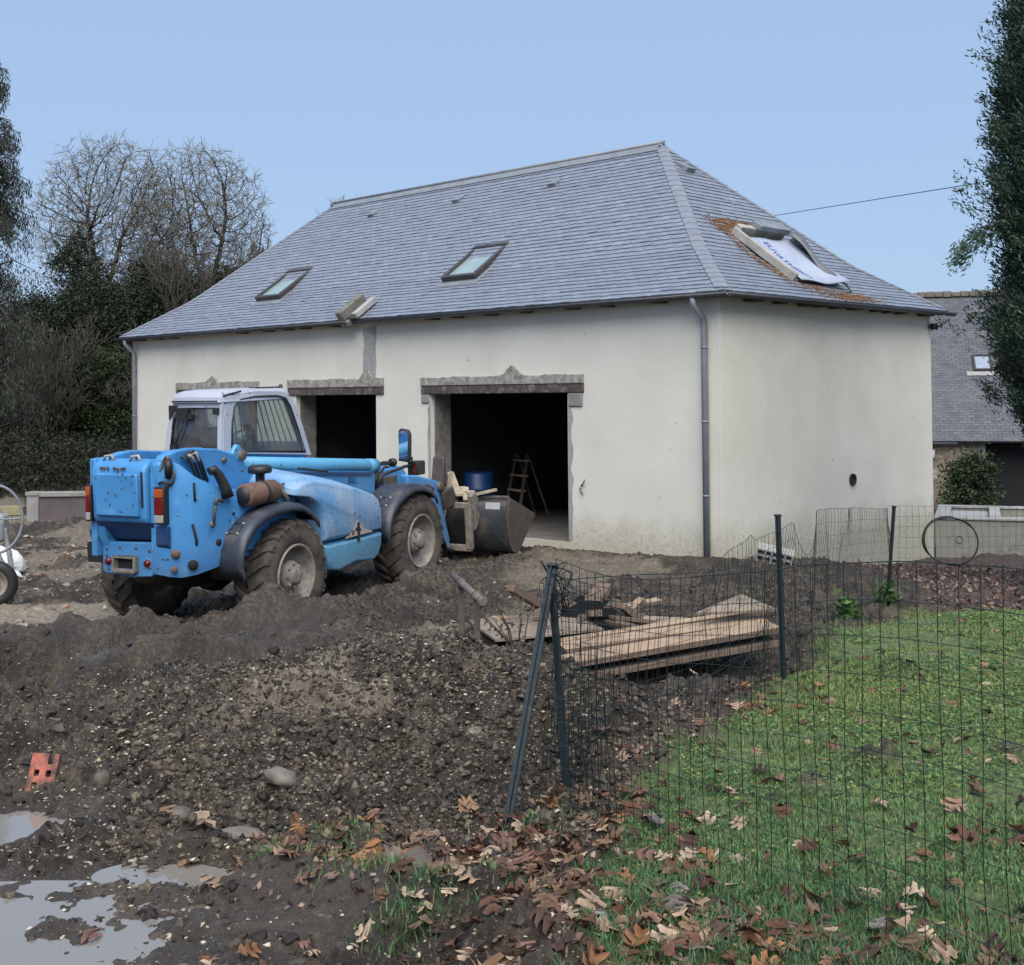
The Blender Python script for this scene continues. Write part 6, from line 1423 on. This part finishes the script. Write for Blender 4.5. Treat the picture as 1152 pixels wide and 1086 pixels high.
def build_grass():
    rng = np.random.default_rng(101); x, y = polar_pts(rng, 620000, 2.8, 13.8, -12, 36, -.25)
    lawn, lit, sand, wet = masks(x, y); pn = fbm(x*.9, y*.9, 41, 3); pf = fbm(x*3.5, y*3.5, 43, 3)
    # stray tufts in the mud near the corner
    tuft = np.zeros_like(x)
    for cx, cy, r in ((-.75, 4.95, .12), (-.62, 4.75, .1), (-.42, 4.4, .13), (-.2, 4.15, .12), (-.05, 4.05, .10), (-.3, 3.85, .1), (.1, 5.0, .12), (-.9, 4.6, .08)): tuft = np.maximum(tuft, np.exp(-ell(x, y, cx, cy, r*1.3, r)))
    nearg = sstep(6.0, 4.2, y)*.55; keep = rng.random(len(x)) < np.clip(np.maximum(lawn*np.maximum(nearg*sstep(-.42, -.2, pf), .10+.62*sstep(-.12, .08, pf+.55*pn)), tuft*.6), 0, 1); x, y, pn, pf = x[keep], y[keep], pn[keep], pf[keep]; lawn = lawn[keep]
    n = len(x); z = ground(x, y); r = np.hypot(x, y); h = rng.uniform(.008, .023, n)*(1+1.0*np.clip(pn+.1, 0, 1)+1.1*sstep(5.6, 3.6, r)); w = .00125*(1+r/4.2)*rng.uniform(.7, 1.3, n)
    a = rng.uniform(0, 6.28, n); ln = rng.uniform(.2, 1.1, n)*h; dx, dy = np.cos(a), np.sin(a); sx, sy = -dy*w, dx*w
    P = np.stack([x, y, z-.004], 1); mid = P+np.stack([dx*ln*.35, dy*ln*.35, h*.62], 1); tip = P+np.stack([dx*ln, dy*ln, h], 1); S = np.stack([sx, sy, 0*sx], 1)
    V = np.stack([P-S, P+S, mid+S*.8, mid-S*.8, tip+S*.15, tip-S*.15], 1).reshape(-1, 3); b = np.arange(n)[:, None]*6
    F = np.concatenate([b+[0, 1, 2, 3], b+[3, 2, 4, 5]]); g = np.clip(.5+1.1*fbm(x*1.3, y*1.3, 47, 3)+.25*rng.normal(0, 1, n), 0, 1)[:, None]
    far = sstep(4.0, 8.5, y)[:, None]
    c = np.array([.095, .20, .090])*(1-g)+np.array([.165, .30, .115])*g; c = c*(1-.55*far*g)+np.array([.38, .41, .11])*(.55*far*g); c = c*rng.uniform(.45, 1.2, (n, 1)); dead = rng.random(n) < .15; c[dead] = np.array([.22, .18, .09])*rng.uniform(.6, 1.2, (dead.sum(), 1))
    m = tinted('grass_blade', .55, 0, .3, .4); tag(raw_mesh('grass', V, F, m, col=np.repeat(c, 6, 0)), 'short mossy green lawn grass inside the wire fence', 'grass', kind='stuff')
    # clover, moss and weeds between the blades
    x, y = polar_pts(rng, 230000, 2.8, 13.6, -12, 38, .45); k = rng.random(len(x)) < masks(x, y)[0]*.9*(fbm(x*1.6, y*1.6, 55, 3) > -.06)*(rng.random(len(x)) < .35+.65*sstep(4.3, 6.2, y)); x, y = x[k], y[k]; n = len(x); r = np.hypot(x, y)
    c = np.stack([x, y, ground(x, y)+rng.uniform(.006, .022, n)], 1); nr = np.array([[0, 0, 1.]])
    u = rng.normal(0, 1, (n, 3)); u[:, 2] *= .35; u /= np.linalg.norm(u, axis=1)[:, None]; w = np.cross(np.array([[0, 0, 1.]])+rng.normal(0, .35, (n, 3)), u); w /= np.linalg.norm(w, axis=1)[:, None]
    s = (.0035+.00095*r)[:, None]*rng.uniform(.6, 1.3, (n, 1)); V = np.stack([c-u*s, c+w*s*.8, c+u*s, c-w*s*.8], 1).reshape(-1, 3)
    pal = np.array([(.11, .21, .08), (.155, .27, .095), (.20, .27, .09), (.08, .16, .07), (.26, .29, .10)]); C = pal[rng.integers(0, 5, n)]*rng.uniform(.6, 1.3, (n, 1)); tag(raw_mesh('clover', V, np.arange(4*n).reshape(n, 4), m, col=np.repeat(C, 4, 0)), 'low clover and moss growing through the lawn', 'clover', kind='stuff')
build_grass()

def oak_leaves():
    rng = np.random.default_rng(111); half = [(.004, .0), (.012, .12), (.05, .18), (.22, .22), (.30, .34), (.12, .36), (.10, .42), (.36, .50), (.44, .66), (.17, .62), (.14, .68), (.28, .78), (.26, .88), (.10, .84), (.0, 1.0)]
    hp = np.array(half); m = len(hp); zones = [(-.45, 4.75, .42, .22, 230), (.05, 4.35, .36, .32, 330), (.22, 5.15, .22, .28, 110), (.35, 3.9, .35, .24, 230), (.62, 6.1, .28, .5, 90), (1.15, 7.4, .3, .6, 70), (.9, 3.5, .45, .15, 130), (1.75, 8.2, .3, .5, 60), (-.3, 3.6, .5, .2, 60), (1.3, 3.6, .3, .3, 60), (.55, 3.45, .4, .14, 110), (1.75, 4.6, .25, .25, 40), (1.9, 6.1, .4, .3, 50)]
    px, py = [], []
    for cx, cy, sx, sy, n in zones: n = int(n*.52); px.append(rng.normal(cx, sx, n)); py.append(rng.normal(cy, sy, n))
    a, b = polar_pts(rng, 1000, 3.0, 12.5, -3, 25, .6); k = (masks(a, b)[0] > .5) & (rng.random(1000) < .08+.5*(fbm(a*1.2, b*1.2, 91, 2) > .08)); px.append(a[k]); py.append(b[k])
    px = np.concatenate(px); py = np.concatenate(py); n = len(px); pz = ground(px, py)
    pal = np.array([(.23, .145, .10), (.33, .235, .18), (.13, .066, .046), (.44, .34, .27), (.075, .044, .035), (.20, .115, .10), (.27, .13, .065), (.19, .165, .165)])
    V = []; F = []; C = []
    for i in range(n):
        L_ = rng.uniform(.05, .112)*(1 if py[i] < 5.6 else .85); curl = rng.normal(0, .8); fold = rng.uniform(-.3, .9); asp = rng.uniform(.95, 1.35)
        t = hp[:, 1]; zc = curl*(t-.4)**2*1.6+.04*np.sin(t*7+i)
        mid = np.stack([0*t, (t-.5), zc], 1)*L_; wv = hp[:, 0]*asp*rng.uniform(.8, 1.15, m); cr = .06*np.sin(t*11+i*2)
        r_ = np.stack([wv, t-.5-.05*wv, zc+wv*fold+cr*wv*3], 1)*L_; l_ = np.stack([-wv, t-.5-.05*wv, zc+wv*fold*rng.uniform(.3, 1)-cr*wv*3], 1)*L_
        Q = Matrix.Rotation(rng.uniform(0, 6.28), 3, 'Z') @ Matrix.Rotation(rng.normal(0, .35), 3, 'X') @ Matrix.Rotation(rng.normal(0, .4), 3, 'Y'); Q = np.array(Q)
        if rng.random() < .3: Q = Q @ np.diag([1, 1, -1.])
        pts = np.concatenate([l_, mid, r_]) @ Q.T; pts[:, 2] = pts[:, 2]*.75; pts[:, 2] -= pts[:, 2].min()*.6; pts += [px[i], py[i], pz[i]+.004+rng.random()*.015]
        base = len(V)*1; V.append(pts)
        c = np.array([1.12, 1.08, .96])*pal[rng.choice(8, p=[.2, .14, .2, .07, .17, .12, .06, .04])]*rng.uniform(.6, 1.15); C.append(np.tile(c, (3*m, 1))*(1+.2*np.sin(np.arange(3*m)*1.7+i)-.25*(np.arange(3*m)//m == 1))[:, None])
    V = np.concatenate(V); q = np.arange(m-1)
    f1 = np.stack([q, q+1, m+q+1, m+q], 1); f2 = np.stack([m+q, m+q+1, 2*m+q+1, 2*m+q], 1); f = np.concatenate([f1, f2]); F = (f[None]+(np.arange(n)*3*m)[:, None, None]).reshape(-1, 4)
    tag(raw_mesh('fallen_leaves', V, F, tinted('dead_leaf', .7, .3, .3, .12), col=np.concatenate(C), smooth=True), 'curled brown lobed oak leaves drifted along the fence and lawn', 'leaves', kind='stuff')
    # fine litter on the bare soil beyond the lawn
    x, y = polar_pts(rng, 26000, 9, 22, -2, 30, .3); lw, lt, sd, wt = masks(x, y); k = (lt > .35) & (rng.random(len(x)) < .8); x, y = x[k], y[k]
    x2, y2 = polar_pts(rng, 9000, 3.2, 9.0, -14, 25, .3); lt2 = masks(x2, y2); k2 = (lt2[1] > .3) & (lt2[0] < .6); x = np.concatenate([x, x2[k2]]); y = np.concatenate([y, y2[k2]]); n = len(x); szl = np.where(np.hypot(x, y) > 8.9, 1.0, .42)[:, None]
    c = np.stack([x, y, ground(x, y)+rng.uniform(.004, .03, n)], 1); Vv, Ff, Cc = leaf_quads(rng, c, .034*szl, .55, [(.16, .10, .075), (.09, .06, .05), (.24, .17, .13), (.06, .042, .038), (.13, .095, .09)]); tag(raw_mesh('leaf_litter', Vv, Ff, tinted('litter', .8, 0, .2), col=Cc), 'fine brown leaf litter covering the soil before the end wall', 'leaf litter', kind='stuff')
oak_leaves()

def clods():
    rng = np.random.default_rng(121); ico = {}
    for sb in (1, 2):
        bm = bmesh.new(); bmesh.ops.create_icosphere(bm, subdivisions=sb, radius=1); ico[sb] = (np.array([v.co[:] for v in bm.verts]), np.array([[v.index for v in f.verts] for f in bm.faces])); bm.free()
    def scatter(n, r0, r1, t0, t1, size, pal, name, lab, cat, p=.3, cond=None, flat=.95, jit=.42, sig=.6, sub=2):
        iv, fi = ico[sub]; x, y = polar_pts(rng, n, r0, r1, t0, t1, p); mk = masks(x, y); k = (mk[0] < .35) & (rng.random(n) < np.clip(1.0-.6*mk[1]-.75*mk[3], .08, 1)); a, b = bl(x, y); k &= ~((a < .1) & (b > -.1) & (a > -17.6) & (b < 7))
        if cond is not None: k &= cond(x, y, mk)
        k &= rng.random(n) > .75*smear(x, y); x, y = x[k], y[k]; n = len(x); z = ground(x, y); s = size*np.exp(rng.normal(0, sig, n)); s = np.minimum(s, size*3.2)
        sc = np.stack([rng.uniform(.7, 1.3, n), rng.uniform(.7, 1.3, n), rng.uniform(.5, 1, n)*flat], 1)*s[:, None]; fr = rng.normal(0, 1.6, (n, 3, 3)); ph = rng.uniform(0, 6.28, (n, 1, 3)); V = iv[None]*(1+jit*np.sin(np.einsum('kc,ncd->nkd', iv, fr)*2.4+ph).sum(-1, keepdims=True)*.8+rng.normal(0, .12, (n, len(iv), 1)))*sc[:, None, :]
        q = rng.uniform(0, 6.28, n); c_, s_ = np.cos(q), np.sin(q); X = V[..., 0]*c_[:, None]-V[..., 1]*s_[:, None]; Y = V[..., 0]*s_[:, None]+V[..., 1]*c_[:, None]; tl = rng.normal(0, .5, n); Z = V[..., 2]+X*np.sin(tl)[:, None]*.25
        V = np.stack([X+x[:, None], Y+y[:, None], Z+(z-s*.22)[:, None]], -1).reshape(-1, 3); F = (fi[None]+(np.arange(n)*len(iv))[:, None, None]).reshape(-1, 3); pal = np.array(pal); C = pal[rng.integers(0, len(pal), n)]*rng.uniform(.65, 1.35, (n, 1))
        tag(raw_mesh(name, V, F, tinted(name+'_earth', .6, .8, .35), col=np.repeat(C, len(iv), 0), smooth=True), lab, cat, kind='stuff')
    scatter(24000, 3.1, 15, -26, 14, .0085, [(.030, .023, .017), (.055, .043, .032), (.020, .0155, .012), (.105, .085, .063)], 'mud_clods', 'broken dark mud clods scattered over the churned ground', 'mud clods')
    heap = lambda x, y, m: np.exp(-ell(x, y, -.5, 6.4, 1.5, 1.9)) > .25*rng.random(len(x))+.12
    scatter(64000, 4.3, 9.2, -18, 8, .0068, [(.035, .027, .020), (.070, .055, .040), (.022, .017, .013), (.15, .124, .090), (.10, .08, .058)], 'heap_crumbs', 'crumbly soil lumps covering the mud heap', 'soil crumbs', .4, heap, sub=1)
    scatter(52000, 3.3, 12, -24, 12, .0052, [(.36, .31, .21), (.48, .43, .33), (.24, .20, .14), (.40, .35, .28)], 'pale_chips', 'pale gravel and wood chip flecks in the mud', 'chips', .4, lambda x, y, m: rng.random(len(x)) < (.22+.9*np.exp(-ell(x, y, -.5, 6.3, 1.6, 1.8)))*(.35+1.1*(fbm(x*2.2, y*2.2, 81, 3) > 0)), .6, .3, .5, 1)
    scatter(5000, 13, 24, -26, 4, .020, [(.24, .20, .16), (.14, .115, .095), (.34, .30, .26), (.30, .19, .13)], 'site_rubble', 'loose stones and building rubble left of the telehandler', 'rubble', .3, lambda x, y, m: (x < -4.4) | (rng.random(len(x)) < .10), .6, .3, .6)
clods()

def weeds():
    rng = np.random.default_rng(131)
    for i, (x, y, h, n, lab) in enumerate(((.02, 6.0, .34, 9, 'dead thistle stalks standing beside the leaning corner post'), (3.75, 12.6, .15, 5, 'leafy green weed at the foot of the back fence post'), (3.2, 11.9, .16, 5, 'tall docken weed at the edge of the lawn'))):
        root = empty('weed', (x, y, gz(x, y)), 0, lab, 'plant'); segs = []; cs = []
        if i == 0: root.location = (.02, 9.2, gz(.02, 9.2)); h = .75
        for k in range(n):
            a = rng.uniform(0, 6.28); e = np.array([math.cos(a)*h*.4, math.sin(a)*h*.4, h*rng.uniform(.6, 1.1)]); m = e*np.array([.3, .3, .6]); segs += [((0, 0, 0), m, .006, .005), (m, e, .005, .003)]
            for t in rng.random(14): cs.append(m+(e-m)*t+rng.normal(0, .035, 3))
            if i: 
                for t in rng.random(26): cs.append(e*t+rng.normal(0, .06, 3))
        segs_mesh('stem', segs, M['wood_old'] if i == 0 else M['bark_pale'], root, 4)
        V, F, C = leaf_quads(rng, np.array(cs), .018 if i == 0 else .045, .4, [(.10, .075, .05), (.07, .05, .04)] if i == 0 else [(.05, .11, .025), (.08, .14, .03), (.04, .085, .02)]); raw_mesh('leaves', V, F, M['leafy'], root, col=C)
weeds()

# ------------------------------------------------------------------ world, light, camera
def setup():
    w = bpy.data.worlds.new('World'); scene.world = w; w.use_nodes = True; nt = w.node_tree; bg = nt.nodes['Background']
    sk = nt.nodes.new('ShaderNodeTexSky'); sk.sky_type = 'NISHITA'; sk.sun_disc = False; sk.sun_elevation = R(SUN_EL); sk.sun_rotation = R(SUN_ROT)
    sk.altitude = 100; sk.air_density = 1.0; sk.dust_density = 1.2; sk.ozone_density = 3.0
    c = mixc(nt, .72, sk.outputs[0], (4.15, 5.8, 8.5))
    L(nt, c, bg.inputs['Color']); bg.inputs['Strength'].default_value = .061
    sl = bpy.data.lights.new('sun', 'SUN'); sl.energy = 2.75; sl.angle = R(60); sl.color = (1.0, .95, .88)
    so = bpy.data.objects.new('sun', sl); COL.objects.link(so)
    az = R(SUN_AZ); el = R(SUN_EL); d = Vector((math.sin(az)*math.cos(el), math.cos(az)*math.cos(el), math.sin(el)))
    so.rotation_euler = d.to_track_quat('Z', 'Y').to_euler()
    cam = bpy.data.cameras.new('camera'); co = bpy.data.objects.new('camera', cam); COL.objects.link(co)
    f, pitch, roll, py = 1397.31, .025, .0092, 409.65
    cam.sensor_width = 36; cam.lens = f/1152*36; cam.sensor_fit = 'HORIZONTAL'; cam.shift_y = -(543-py)/1152; cam.clip_end = 3000; cam.clip_start = .05
    X = Vector((1, 0, 0)); Y = Vector((0, math.cos(pitch), math.sin(pitch))); Z = Vector((0, -math.sin(pitch), math.cos(pitch)))
    cr, sr = math.cos(roll), math.sin(roll); r = X*cr-Z*sr; u = X*sr+Z*cr; b = -Y
    co.matrix_world = Matrix(((r.x, u.x, b.x, 0), (r.y, u.y, b.y, 0), (r.z, u.z, b.z, 2.42), (0, 0, 0, 1)))
    scene.camera = co
    vs = scene.view_settings; vs.view_transform = 'Standard'; vs.look = 'None'; vs.exposure = EXPO; vs.gamma = 1; vs.use_curve_mapping = False
    scene.render.resolution_x = 1024; scene.render.resolution_y = 965
SUN_EL, SUN_AZ, EXPO = 52, 176, 0.84
SUN_ROT = SUN_AZ
setup()
